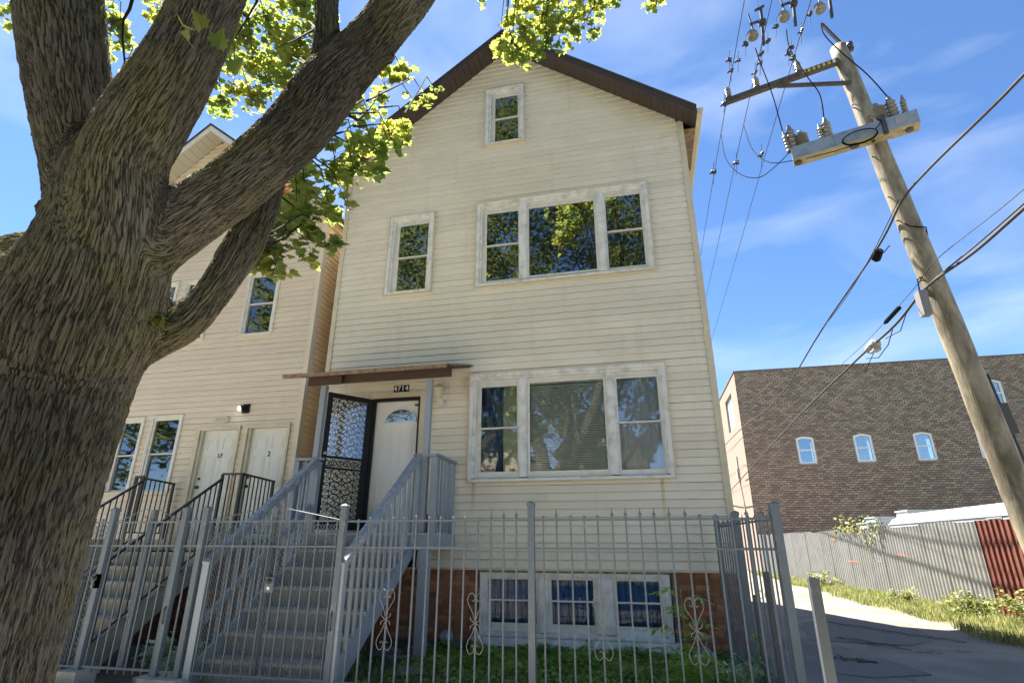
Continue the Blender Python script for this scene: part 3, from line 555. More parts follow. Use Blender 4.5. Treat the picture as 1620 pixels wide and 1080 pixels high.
# downspout at the right rear of the corner
mb = MB(); mb.obox((HX1+0.2, HY+1.3, zr(HX1+0.2)-0.02), (HX1+0.05, HY+1.3, 8.6), 0.07, 0.05, (0,1,0)); mb.obox((HX1+0.05, HY+1.3, 8.6), (HX1+0.05, HY+1.3, 0.2), 0.07, 0.05, (0,1,0)); part('downspout', mb, G['cream_trim'], house)
# windows
window(house, -2.86, 0.525, 2.46, 4.36, [(-2.64,-2.00,2.64,4.10,3.375,'hung'), (-1.78,-0.515,2.63,4.13,0,'fixed'), (-0.295,0.36,2.62,4.115,3.375,'hung')], HY, [(-1.955,-1.845),(-0.455,-0.345)], gmat='low_glass', label='wide three-part ground floor window with blind and curtains')
window(house, -2.83, 0.525, 6.06, 7.94, [(-2.61,-1.975,6.20,7.67,6.95,'hung'), (-1.765,-0.505,6.21,7.68,0,'fixed'), (-0.285,0.36,6.21,7.70,6.955,'hung')], HY, [(-1.94,-1.81),(-0.445,-0.33)], label='wide three-part upstairs window reflecting the trees')
window(house, -4.70, -3.70, 6.08, 7.88, [(-4.46,-3.83,6.18,7.645,6.91,'hung')], HY, label='narrow upstairs window')
window(house, -2.70, -1.83, 9.32, 10.84, [(-2.48,-1.98,9.45,10.585,10.02,'hung')], HY, label='small attic window in the gable')
# basement window group set in the brickwork, with its painted sill
window(house, -2.60, 0.28, 0.205, 1.12, [(-2.43,-1.715,0.385,0.995,0.705,'hung'), (-1.475,-0.84,0.385,0.995,0.705,'hung'), (-0.495,0.145,0.385,0.995,0.705,'hung')], HY+0.05, [(-1.66,-1.53),(-0.78,-0.56)], cap=0.075, lipmat='white_capping', gmat='cellar_glass', label='basement window of three lights with blue curtains')
mb = MB(); mb.prism([(HY-0.055,0.085),(HY+0.05,0.085),(HY+0.05,0.205),(HY-0.04,0.19)], -2.70, 0.345, 'x'); part('stone_sill', mb, G['white_capping'], house)
mb = MB(); mb.box(-2.62, 0.30, HY-0.004, HY+0.06, 1.095, 1.125); part('window_head', mb, G['awning_edge'], house)
# basement bricks
bm_red = mesh_of('brick', MB().box(-0.105,0.105,0,0.09,-0.036,0.036), G['house_brick']); bm_dk = mesh_of('brick', MB().box(-0.105,0.105,0,0.09,-0.036,0.036), G['dark_brick'])
hb_red = mesh_of('brick', MB().box(-0.055,0.055,0,0.09,-0.036,0.036), G['house_brick']); hb_dk = mesh_of('brick', MB().box(-0.055,0.055,0,0.09,-0.036,0.036), G['dark_brick'])
nb = 0
for r in range(14):
    z = 1.085-r*0.083; x = HX0+0.11-(0.11 if r % 2 else 0); 
    header = (r % 6 == 5); step = 0.118 if header else 0.221
    while x < HX1-0.08:
        if z > 0.17 and -2.72 < x < 0.40 and not (x < -2.66 or x > 0.33): x += step; continue
        if z < 0.17 and z > 0.08 and -2.78 < x < 0.42: x += step; continue
        if nb < 296 and (x > -4.2):
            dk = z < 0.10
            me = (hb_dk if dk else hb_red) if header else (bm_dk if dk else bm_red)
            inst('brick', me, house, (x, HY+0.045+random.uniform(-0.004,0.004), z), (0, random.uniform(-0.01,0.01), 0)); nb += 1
        x += step
mb = MB()
for r in range(14):
    z = 1.085-r*0.083
    for i in range(8): mb.box(HX0+0.02+i*0.221-(0.11 if r%2 else 0), HX0+0.02+i*0.221+0.21-(0.11 if r%2 else 0), HY+0.045, HY+0.13, z-0.036, z+0.036)
part('brickwork', mb, G['house_brick'], house, kind='stuff')
mb = MB(); mb.box(HX0, -2.62, HY+0.056, HY+0.2, -0.2, 1.125); mb.box(0.30, HX1-0.002, HY+0.056, HY+0.2, -0.2, 1.125); mb.box(-2.62, 0.30, HY+0.056, HY+0.2, -0.2, 0.10); part('mortar', mb, G['mortar'], house)
# front door: casing, slab, fanlight
mb = MB(); mb.box(-4.80,-4.70,HY-0.03,HY+0.1,1.66,4.10); mb.box(-3.775,-3.68,HY-0.03,HY+0.1,1.66,4.10); mb.box(-4.70,-3.775,HY-0.028,HY+0.1,3.995,4.10); part('door_casing', mb, G['cream_trim'], house)
mb = MB(); mb.box(-4.70,-4.655,HY-0.045,HY+0.03,1.68,3.995); mb.box(-3.80,-3.775,HY-0.045,HY+0.03,1.68,3.995); mb.box(-4.655,-3.80,HY-0.044,HY+0.03,3.945,3.995); part('storm_frame', mb, G['black_metal'], house)
mb = MB(); yd = HY+0.055
mb.box(-4.655,-3.80,yd,yd+0.045,1.68,3.945)
for (a,b,c,d) in ((-4.54,-4.30,2.66,3.42),(-4.16,-3.92,2.66,3.42),(-4.54,-4.30,1.86,2.50),(-4.16,-3.92,1.86,2.50)):
    for q,(u0,u1,v0,v1) in enumerate(((a,b,d-0.016,d),(a,b,c,c+0.016),(a,a+0.016,c+0.016,d-0.016),(b-0.016,b,c+0.016,d-0.016))): mb.box(u0,u1,yd-0.010,yd+0.004,v0,v1)
    mb.box(a+0.05,b-0.05,yd-0.008,yd+0.004,c+0.05,d-0.05)
door = part('front_door', mb, G['white_door'], house)
mb = MB(); cx, cz, rx, rz = -4.165, 3.57, 0.285, 0.225
arc = [(cx+rx*math.cos(t), cz+rz*math.sin(t)) for t in np.linspace(0, PI, 17)]
mb.prism(arc, yd-0.006, yd-0.002, 'y'); part('fanlight', mb, G['window_glass'], door)
mb = MB(); mb.tube([(p[0], yd-0.008, p[1]) for p in [(cx+(rx+0.02)*math.cos(t), cz+(rz+0.02)*math.sin(t)) for t in np.linspace(0, PI, 17)]], 0.018, 6)
mb.box(cx-rx-0.03, cx+rx+0.03, yd-0.02, yd, cz-0.03, cz-0.004)
for t in (PI*0.27, PI*0.5, PI*0.73): mb.tube([(cx+0.08*math.cos(t), yd-0.01, cz+0.08*math.sin(t)), (cx+rx*math.cos(t), yd-0.01, cz+rz*math.sin(t))], 0.004, 4)
mb.tube([(cx+0.09*math.cos(t), yd-0.01, cz+0.08*math.sin(t)) for t in np.linspace(0, PI, 9)], 0.004, 4)
part('fanlight_frame', mb, G['white_door'], door)
mb = MB(); mb.box(-3.90,-3.84,yd-0.02,yd,3.85,3.875); part('door_closer', mb, G['black_metal'], door)
mb = MB(); mb.box(-4.68,-3.78,HY-0.10,HY+0.06,1.655,1.682); part('threshold', mb, G['grey_tread'], house)
# open security door: frame and scrollwork
H0 = Vector((-4.69, HY-0.05, 0)); H1 = Vector((-5.19, HY-0.72, 0)); dv = (H1-H0); DW = dv.length; dv.normalize(); nn = Vector((-dv.y, dv.x, 0))
def DP(u, z, n=0): return H0+dv*u+nn*n+Vector((0,0,z))
def dbar(mb, u0, z0, u1, z1, wd, th): mb.obox(DP(u0,z0), DP(u1,z1), wd if abs(z1-z0) < 1e-6 else th, th if abs(z1-z0) < 1e-6 else wd, tuple(nn) if abs(z1-z0) > 1e-6 else tuple(Vector((0,0,1))))
mb = MB(); B, T = 1.72, 3.98
def db(u0, u1, z0, z1, th=0.03):
    vs = [DP(u, z, n) for n in (-th/2, th/2) for u, z in ((u0,z0),(u1,z0),(u1,z1),(u0,z1))]
    mb.add(vs, [(0,1,2,3),(4,5,6,7),(0,1,5,4),(1,2,6,5),(2,3,7,6),(3,0,4,7)])
db(0,0.115,B,T); db(DW-0.085,DW,B,T); db(0.115,DW-0.085,T-0.085,T); db(0.115,DW-0.085,B,B+0.16); db(0.115,DW-0.085,2.86,2.90); db(0.115,DW-0.085,2.68,2.71)
sdoor = part('security_door', mb, G['black_metal'], house, label='black iron security door standing open, full of scrollwork')
def scroll_pts(n=14, turns=1.15, r0=0.006, r1=0.06):
    out_ = []
    for i in range(n):
        t = i/(n-1); a = turns*2*PI*(1-t); r = r0+(r1-r0)*t; out_.append((r*math.cos(a), r*math.sin(a)))
    return out_
def s_scroll(h, wd, r=0.0045, seg=4):
    """an S of two spirals, in local x (width) and z (height)"""
    mb = MB(); a = scroll_pts(16, 1.3, 0.004, wd/2); up = [(-p[0], h/4+p[1]) for p in a]; dn = [(p[0], -h/4-p[1]) for p in a]
    mb.tube([(x,0,z) for x,z in up], r, seg); mb.tube([(x,0,z) for x,z in dn], r, seg)
    mb.tube([(-wd/2,0,h/4),(-wd/4,0,h/9),(wd/4,0,-h/9),(wd/2,0,-h/4)], r, seg)
    mb.tube([(wd*0.1,0,h*0.42),(wd*0.38,0,h*0.36),(wd*0.45,0,h*0.2)], r*0.9, seg); mb.tube([(-wd*0.1,0,-h*0.42),(-wd*0.38,0,-h*0.36),(-wd*0.45,0,-h*0.2)], r*0.9, seg)
    return mb
sc_big = mesh_of('scroll', s_scroll(0.26, 0.19, 0.0095), G['black_metal']); ang = math.atan2(dv.y, dv.x)
sc_nar = mesh_of('scroll', s_scroll(0.26, 0.11, 0.0085), G['black_metal'])
sc_band = mesh_of('scroll', s_scroll(0.13, 0.12, 0.007), G['black_metal'])
u0, u1 = 0.115, DW-0.085; cw = u1-u0
bars = MB()
for uu in (0.18, 0.5, 0.82): bars.tube([DP(u0+cw*uu, B+0.16), DP(u0+cw*uu, 2.68)], 0.006, 4); bars.tube([DP(u0+cw*uu, 2.90), DP(u0+cw*uu, T-0.085)], 0.006, 4)
part('scroll_bar', bars, G['black_metal'], sdoor)
for (za, zb, rows) in ((B+0.16, 2.68, 4), (2.90, T-0.085, 5)):
    hh = (zb-za)/rows
    for i in range(rows):
        for j, (uu, me_, w0) in enumerate(((0.34, sc_big, 1), (0.66, sc_big, -1), (0.09, sc_nar, -1), (0.91, sc_nar, 1))):
            inst('scroll', me_, sdoor, DP(u0+cw*uu, za+hh*(i+0.5)), (0,0,ang), (w0, 1, hh/0.26*0.98))
for j in range(5): inst('scroll', sc_band, sdoor, DP(u0+cw*(j+0.5)/5, 2.785), (0, PI/2, ang), (1,1,(1 if j%2 else -1)))
mb = MB(); vs = [DP(u, z, 0.006) for u, z in ((u0,2.9),(u1,2.9),(u1,T-0.085),(u0,T-0.085))]; mb.add(vs+[v+nn*0.004 for v in vs], [(0,1,2,3),(4,5,6,7),(0,1,5,4),(1,2,6,5),(2,3,7,6),(3,0,4,7)]); part('storm_pane', mb, G['door_glass'], sdoor)
mb = MB(); mb.lathe(DP(DW-0.04, 2.93, 0.015), [(0.018,0),(0.018,0.01),(0.008,0.015),(0.022,0.03),(0.022,0.045)], 10, tuple(nn)); mb.lathe(DP(DW-0.04, 2.93, -0.015), [(0.018,0),(0.018,0.01),(0.008,0.015),(0.022,0.03),(0.022,0.045)], 10, tuple(-nn)); part('knob', mb, G['white_plastic'], sdoor)

def text_part(txt, size, loc, mat, parent, name, ext=0.002, shear=0.0, rot=(PI/2,0,0), font_w=1.0):
    c = bpy.data.curves.new(name, 'FONT'); c.body = txt; c.size = size; c.extrude = ext; c.align_x = 'CENTER'; c.align_y = 'CENTER'; c.shear = shear; c.resolution_u = 3; c.offset = size*0.012
    tmp = bpy.data.objects.new('tmp', c); COL.objects.link(tmp); dg = bpy.context.evaluated_depsgraph_get(); me = bpy.data.meshes.new_from_object(tmp.evaluated_get(dg))
    bpy.data.objects.remove(tmp); me.materials.clear(); me.materials.append(mat)
    return inst(name, me, parent, loc, rot, (font_w, 1, 1))
mb = MB(); mb.box(-4.31,-4.02,HY-0.022,HY-0.004,4.108,4.228); pl = part('number_plate', mb, G['black_metal'], house, label='black number plate reading 4714')
for i, d_ in enumerate('4714'): text_part(d_, 0.125, (-4.275+i*0.073, HY-0.024, 4.168), G['digit_white'], pl, 'digit')
# porch light: lantern and sensor box
mb = MB(); c0 = Vector((-3.41, HY-0.10, 3.93))
mb.lathe(c0, [(0.03,0),(0.05,0.03),(0.085,0.17)], 8); mb.lathe(c0+Vector((0,0,0.172)), [(0.10,0),(0.095,0.02),(0.04,0.075),(0.02,0.09),(0.02,0.14),(0.004,0.17)], 8)
mb.obox((-3.41,HY-0.10,4.16),(-3.41,HY,4.20),0.02,0.02)
part('wall_lantern', mb, G['cream_paint'], house); mb = MB(); mb.box(-3.43,-3.33,HY-0.075,HY-0.012,3.80,3.90); mb.lathe((-3.38,HY-0.06,3.80),[(0.03,-0.03),(0.035,0)],8); part('sensor_box', mb, G['white_plastic'], house)
# dryer vent and pipe low on the brick
mb = MB(); mb.lathe((-3.12,HY+0.04,0.16),[(0.11,0),(0.11,0.03),(0.09,0.07),(0.03,0.10)],12,(0,-1,0)); mb.box(-3.0,-2.90,HY-0.03,HY+0.045,0.03,0.12); part('vent_hood', mb, G['vent_blue'], house)
mb = MB(); mb.obox((-2.66,HY-0.01,0.16),(-2.50,HY-0.01,0.16),0.09,0.09); mb.lathe((-2.60,HY-0.02,0.18),[(0.05,0),(0.05,0.05),(0.02,0.07)],10,(0,-1,0)); part('hose_bib', mb, G['white_plastic'], house)
# things hanging in the windows
def curtain(x0, x1, z0, z1, y, mat, label, name='curtain', amp=0.02, k=60, grp=None):
    mb = MB(); n = max(8, int((x1-x0)/0.018)); vs = []
    for i in range(n+1):
        x = x0+(x1-x0)*i/n; yy = y+amp*math.sin(x*k)+amp*0.4*math.sin(x*k*2.3+1)
        vs += [(x, yy, z0), (x, yy*0.5+y*0.5, z1), (x, yy+0.006, z0), (x, yy*0.5+y*0.5+0.006, z1)]
    fs = []
    for i in range(n): a = 4*i; b = a+4; fs += [(a,b,b+1,a+1),(a+2,a+3,b+3,b+2),(a,a+2,b+2,b),(a+1,b+1,b+3,a+3)]
    fs += [(0,1,3,2),(4*n,4*n+2,4*n+3,4*n+1)]; mb.add(vs, fs)
    return single(name, label, 'curtain', mb, G[mat], ((x0+x1)/2, y, z0), smooth=True, group=grp)
curtain(-2.70,-2.28,2.56,4.2,HY+0.13,'blue_curtain','dark blue curtain at the left edge of the wide ground floor window')
curtain(-2.27,-1.97,2.56,4.2,HY+0.12,'sage_curtain','sage green curtain beside the blue one in the ground floor window', amp=0.006)
curtain(-0.33,0.42,2.56,4.2,HY+0.12,'pale_curtain','pale blue curtain filling the right light of the ground floor window', amp=0.012, k=45)
curtain(-2.50,-1.66,0.30,1.06,HY+0.17,'blue_curtain','blue curtain in the left light of the basement window', amp=0.015)
curtain(-1.52,-0.78,0.30,1.06,HY+0.17,'blue_curtain','blue curtain in the middle light of the basement window', amp=0.015)
curtain(-0.54,0.20,0.30,1.06,HY+0.17,'blue_curtain','blue curtain in the right light of the basement window', amp=0.015)
bl = thing('window_blind', 'lowered pale venetian blind behind the big middle pane downstairs', 'blind', (-1.15, HY+0.09, 2.6))
slm = mesh_of('slat', MB().prism([(-0.0105,-0.0150),(-0.0095,-0.0160),(0.0105,0.0150),(0.0095,0.0160)], -0.635, 0.635, 'x'), G['blind_slat'])
for i in range(41): inst('slat', slm, bl, (-1.148+random.uniform(-0.002,0.002), HY+0.090, 2.60+i*0.0370), (0,random.uniform(-0.002,0.002),0))
mb = MB(); mb.box(-1.79,-0.51,HY+0.085,HY+0.125,4.12,4.16); part('head_rail', mb, G['blind_slat'], bl)

# ------------------------------------------------------------------ porch and stairs
PT = 1.66; SX0, SX1 = -5.08, -3.36
porch = thing('porch_stairs', 'grey painted wooden porch and stairs up to the white front door', 'porch', (-4.2, 8.0, 0))
def pp(name, mb, mat='grey_paint', **k): return part(name, mb, G[mat], porch, **k)
for i in range(9):
    ya = 7.97+i*0.114; mb = MB(); mb.box(-5.50, -3.04, ya, ya+0.108, PT-0.03, PT); pp('deck_board', mb, 'grey_tread')
mb = MB(); mb.box(-5.48,-3.07,7.99,8.03,1.43,PT-0.031); pp('fascia', mb); mb = MB(); mb.box(-3.07,-3.03,7.99,HY-0.02,1.43,PT-0.031); pp('fascia', mb); mb = MB(); mb.box(-5.52,-5.48,7.99,HY-0.02,1.43,PT-0.031); pp('fascia', mb)
def post(x, y, z0, z1, s=0.09, **k): mb = MB(); mb.box(x-s/2, x+s/2, y-s/2, y+s/2, z0, z1); return pp('post', mb, **k)
post(-3.24, 8.06, PT, 4.02, 0.092); post(-5.14, 8.06, PT, 4.02, 0.092)              # roof posts
post(-3.08, 8.04, PT-0.0, 2.76, 0.09); post(-5.44, 8.04, PT, 2.76, 0.09)
post(-3.33, 8.02, PT-0.2, 2.74, 0.085); post(-5.06, 8.02, PT-0.2, 2.74, 0.085)
post(-3.10, 8.94, PT, 2.78, 0.07)
post(-3.15, 8.01, -0.1, 1.43, 0.14); post(-5.35, 8.01, -0.1, 1.43, 0.14)             # legs under the platform
mb = MB(); mb.box(-3.28,-3.00,7.87,8.15,-0.06,0.03); pp('footing', mb, 'stone')
# platform railings
def rail(p0, p1, wd=0.09, h=0.04, mat='grey_paint'): mb = MB(); mb.obox(p0, p1, wd, h); return pp('handrail', mb, mat)
rail((-3.42,8.04,2.79),(-3.04,8.04,2.79)); rail((-3.08,8.06,2.80),(-3.08,8.98,2.80)); rail((-5.48,8.04,2.79),(-5.0,8.04,2.79)); rail((-5.44,8.08,2.80),(-5.44,8.98,2.80))
balm = mesh_of('baluster', MB().box(-0.017,0.017,-0.017,0.017,0,1.0), G['grey_paint'])
for i in range(4):
    inst('baluster', balm, porch, (-3.08, 8.22+i*0.155, PT+0.02), None, (1,1,1.10)); inst('baluster', balm, porch, (-5.44, 8.22+i*0.155, PT+0.02), None, (1,1,1.10))
for i in range(1): inst('baluster', balm, porch, (-5.29, 8.04, PT), None, (1,1,1.12))
# stairs
RISE, RUN = 0.232, 0.312
SLP = RISE/RUN
for j in range(1, 7):
    yn = 8.0-RUN*j; z = PT-RISE*j
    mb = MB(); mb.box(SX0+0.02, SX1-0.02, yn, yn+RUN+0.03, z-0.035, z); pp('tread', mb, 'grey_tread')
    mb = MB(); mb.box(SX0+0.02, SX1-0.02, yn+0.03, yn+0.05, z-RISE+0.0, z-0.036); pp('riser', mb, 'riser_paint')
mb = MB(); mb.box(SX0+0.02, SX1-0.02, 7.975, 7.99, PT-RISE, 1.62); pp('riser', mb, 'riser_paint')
for x in (SX0, SX1):
    for xx in ((x-0.02),):
        mb = MB(); y0s, y1s = 8.0, 6.0
        def zt(y): return 1.66-(8.0-y)*SLP
        mb.prism([(8.02,1.55),(y1s,zt(y1s)+0.03),(y1s,-0.02),(y1s+0.12,-0.02),(8.02,zt(8.02)-0.335)], xx, xx+0.04, 'x'); pp('stringer', mb, 'grey_paint')
def zh(y): return 2.755-(7.95-y)*0.745
for x in (SX0-0.02, SX1+0.02):
    rail((x, 8.02, zh(8.02)), (x, 5.98, zh(5.98)), 0.088, 0.042, 'grey_worn')
    mb = MB(); mb.obox((x, 7.98, zh(7.98)-0.07), (x, 6.02, zh(6.02)-0.07), 0.035, 0.09); pp('side_rail', mb, 'grey_worn')
    if x < -4: mb = MB(); mb.obox((x, 7.98, zh(7.98)-0.72), (x, 6.10, zh(6.10)-0.72), 0.035, 0.085); pp('side_rail', mb, 'grey_worn')
    yb = 7.80
    while yb > 6.15:
        zb = zt(yb)-0.10; inst('baluster', balm, porch, (x+(0.03 if x < -4 else -0.03), yb, zb), None, (1.0,1,zh(yb)-zb-0.02)); yb -= 0.165
    post(x, 6.03, -0.05, zh(6.03)-0.02, 0.085)
# sheet and board awning over the porch
mb = MB(); A0, A1 = 7.70, 8.99; ax0, ax1 = -5.68, -2.84
def za(y): return 4.115+(y-A0)*0.30
mb.prism([(A0,za(A0)),(A1,za(A1)),(A1,za(A1)+0.02),(A0,za(A0)+0.02)], ax0, ax1, 'x'); aw = pp('awning', mb, 'awning_wood')
for i in range(9):
    xa = ax0+i*0.325
    mb = MB(); mb.prism([(A0+0.02,za(A0+0.02)-0.004),(A1-0.02,za(A1-0.02)-0.004),(A1-0.02,za(A1-0.02)-0.022),(A0+0.02,za(A0+0.02)-0.022)], xa+0.004, min(xa+0.318, ax1), 'x'); part('awning_board', mb, G['awning_wood'], aw)
mb = MB(); mb.box(ax0-0.03, ax1+0.02, A0-0.03, A0-0.004, za(A0)-0.035, za(A0)+0.03); part('edge_board', mb, G['awning_edge'], aw)
for i in range(12):
    mb = MB(); yy = A0+0.02+i*0.105; mb.obox((ax1+0.0,yy,za(yy)+0.03),(ax1+0.07,yy+0.02,za(yy)+0.01),0.05,0.018); part('roof_slat', mb, G['awning_edge'], aw)
mb = MB(); mb.box(-5.42, ax1-0.02, 7.98, 8.02, 4.03, za(7.98)-0.024); part('beam', mb, G['awning_wood'], aw)
mb = MB(); mb.box(-5.36, -4.75, 7.90, 7.94, 4.00, za(7.9)-0.024); part('beam', mb, G['awning_wood'], aw)
# pots on the landing
mb = MB(); mb.lathe((-3.30,8.60,PT),[(0.085,0),(0.12,0.24),(0.13,0.24),(0.13,0.29),(0.11,0.29),(0.10,0.26)],14); single('flower_pot','tall terracotta flower pot on the porch landing behind the railing','flower pot',mb,G['terracotta'],(-3.30,8.60,PT),smooth=True)
mb = MB(); mb.box(-3.21,-3.13,8.15,8.40,PT,PT+0.19); mb.box(-3.215,-3.125,8.145,8.405,PT+0.16,PT+0.20); single('planter_box','small red planter box low behind the porch balusters','planter',mb,G['terracotta'],(-3.17,8.28,PT))

# ------------------------------------------------------------------ front fence and gates (plane Y = 6)
FY = 6.0
fence = thing('iron_fence', 'grey painted iron picket fence with spear tips along the front yard', 'fence', (-1.0, FY, 0))
def fpost(x, y, z1, parent, s=0.068, z0=0.0, name='post'):
    mb = MB(); mb.box(x-s/2, x+s/2, y-s/2, y+s/2, z0, z1-0.03); c = s/2+0.007
    mb.box(x-c, x+c, y-c, y+c, z1-0.045, z1-0.012); mb.add([(x-c,y-c,z1-0.012),(x+c,y-c,z1-0.012),(x+c,y+c,z1-0.012),(x-c,y+c,z1-0.012),(x,y,z1+0.012)], [(0,1,4),(1,2,4),(2,3,4),(3,0,4)])
    return part(name, mb, G['fence_metal'], parent)
for x in (-3.37, -1.18): fpost(x, FY, 1.93, fence)
pk = mesh_of('picket', MB().box(-0.008,0.008,-0.008,0.008,0,1.0), G['fence_metal'])
spear = mesh_of('finial', MB().lathe((0,0,0),[(0.008,0),(0.014,0.012),(0.008,0.022),(0.019,0.034),(0.020,0.040),(0.008,0.058),(0.003,0.095),(0.0005,0.115)],6), G['fence_metal'])
knob = mesh_of('finial', MB().lathe((0,0,0),[(0.008,0),(0.008,0.006),(0.017,0.018),(0.018,0.028),(0.012,0.036)],6), G['fence_metal'])
tiny = mesh_of('finial', MB().lathe((0,0,0),[(0.010,0),(0.012,0.008),(0.004,0.02)],4), G['fence_metal'])
def picket(parent, x, y, top, kind, z0=0.06):
    p = inst('picket', pk, parent, (x, y, z0), None, (1,1,top-z0))
    f = {'s': spear, 'k': knob, 't': tiny}[kind]; q = bpy.data.objects.new('finial', f); COL.objects.link(q); q.parent = p; q.location = (0,0,1.0); q.scale = (1,1,1/(top-z0)); return p
def hbar(parent, p0, p1, s=0.022): mb = MB(); mb.obox(p0, p1, s*0.6, s); return part('rail', mb, G['fence_metal'], parent)
ks = [( -3.18,'t'),(-3.04,'k'),(-2.90,'t'),(-2.76,'k'),(-2.62,'k'),(-2.48,'s'),(-2.33,'k'),(-2.19,'k'),(-2.05,'k'),(-1.91,'k'),(-1.77,'k'),(-1.62,'s'),(-1.48,'s'),(-1.34,'s'),
      (-1.05,'k'),(-0.91,'s'),(-0.76,'k'),(-0.62,'k'),(-0.48,'k'),(-0.33,'s'),(-0.19,'s'),(-0.05,'s'),(0.09,'s'),(0.24,'s'),(0.39,'s'),(0.53,'k'),(0.68,'k'),(0.83,'k'),(0.97,'s'),(1.11,'s')]
for x, k in ks: picket(fence, x+random.uniform(-0.004,0.004), FY, 1.752, k)
for a, b in ((-3.336,-1.214),(-1.146,1.20)):
    for z in (1.745, 1.465, 0.15): hbar(fence, (a,FY,z), (b,FY,z))
def heart(parent, x, y, zt_, zb_, mat='scroll_metal'):
    """two S scrolls tied in the middle: heart above, drop below"""
    mb = MB(); zc = (zt_+zb_)/2; hh = (zt_-zb_)/2; wv = 0.082
    for sx in (-1, 1):
        for sz in (1, -1):
            pts = [(0.008, zc+sz*0.03), (0.03, zc+sz*hh*0.35), (wv, zc+sz*hh*0.66), (wv*0.98, zc+sz*hh*0.86), (wv*0.62, zc+sz*hh*1.0), (wv*0.2, zc+sz*hh*0.93), (wv*0.10, zc+sz*hh*0.80), (wv*0.32, zc+sz*hh*0.72), (wv*0.52, zc+sz*hh*0.77)]
            P_ = [Vector((p[0],0,p[1])) for p in pts]; sm = []
            for i in range(len(P_)-1):
                a, b, c, d = P_[max(i-1,0)], P_[i], P_[i+1], P_[min(i+2,len(P_)-1)]
                for t in (0,0.33,0.66): sm.append(0.5*((2*b)+(c-a)*t+(2*a-5*b+4*c-d)*t*t+(-a+3*b-3*c+d)*t**3))
            sm.append(P_[-1]); mb.tube([(x+sx*q.x, y-0.010, q.z) for q in sm], 0.0042, 4)
            mb.tube([(x+sx*0.006,y-0.01,zc+sz*0.0),(x+sx*0.028,y-0.01,zc+sz*0.016),(x+sx*0.050,y-0.01,zc+sz*0.03),(x+sx*0.052,y-0.01,zc+sz*0.055)], 0.0042, 4)
    return part('scroll_ornament', mb, G[mat], parent)
for x in (-2.76, -1.77, -0.48, 0.39): heart(fence, x, FY, 1.03 if x > -2 else 1.05, 0.47)
# side return along the alley
side = thing('side_fence', 'short run of grey iron pickets turning back from the corner post to the house', 'fence', (1.22, FY, 0))
fpost(1.235, FY, 1.895, side, 0.074, -0.1); fpost(1.10, 7.62, 1.90, side, 0.075, -0.1); fpost(1.0, 8.78, 1.90, side, 0.07, -0.1)
for (xa, ya, xb, yb) in ((1.235,6.04,1.105,7.58),(1.10,7.66,1.0,8.74)):
    n = 11 if yb < 8 else 8
    for z in (1.745, 1.465, 0.15): hbar(side, (xa,ya,z), (xb,yb,z))
    for i in range(1, n): t = i/n; picket(side, xa+(xb-xa)*t, ya+(yb-ya)*t, 1.752, 's' if i % 2 else 'k')
heart(side, 1.17, 6.85, 1.05, 0.47)
# cut-off old posts
def stump(x, y, z1, label, s=0.072, lean=0.0):
    mb = MB(); mb.obox((x+lean*z1, y, z1), (x, y, -0.1), s, s, (0,1,0)); mb.box(x+lean*z1-s*0.42, x+lean*z1+s*0.2, y-s*0.4, y+s*0.1, z1-0.004, z1+0.008)
    return single('steel_post', label, 'post', mb, G['dark_fence'], (x, y, 0), group='cut-off posts by the alley')
stump(1.225, 5.0, 1.265, 'free-standing cut-off steel post nearest the camera at the alley edge')
stump(1.18, 6.55, 1.24, 'cut-off steel post just behind the tall corner fence post', 0.06)
stump(1.13, 7.1, 0.98, 'shortest cut-off steel post, low behind the side pickets', 0.06)
# wire mesh for the gates: expanded metal strands
def wiremesh(parent, x0, x1, z0, z1, y, dx=0.040, dz=0.062, r=0.0032, cut=None):
    mb = MB(); nx = int((x1-x0)/dx); nz = int((z1-z0)/dz)
    for i in range(nx):
        for j in range(nz):
            x = x0+i*dx; z = z0+j*dz
            if cut and cut[0] < x < cut[1] and cut[2] < z < cut[3]: continue
            for a, b in (((x,z),(x+dx/2,z+dz/2)),((x+dx/2,z+dz/2),(x+dx,z)),((x,z+dz),(x+dx/2,z+dz/2)),((x+dx/2,z+dz/2),(x+dx,z+dz))):
                p = Vector((a[0],y,a[1])); q = Vector((b[0],y,b[1])); d = (q-p).normalized(); u = Vector((-d.z,0,d.x))*r; v = Vector((0,1,0))*r
                mb.add([p+u, p-u*0.5+v, p-u*0.5-v, q+u, q-u*0.5+v, q-u*0.5-v], [(0,1,4,3),(1,2,5,4),(2,0,3,5)])
    return part('wire_mesh', mb, G['fence_metal'], parent, kind='stuff')
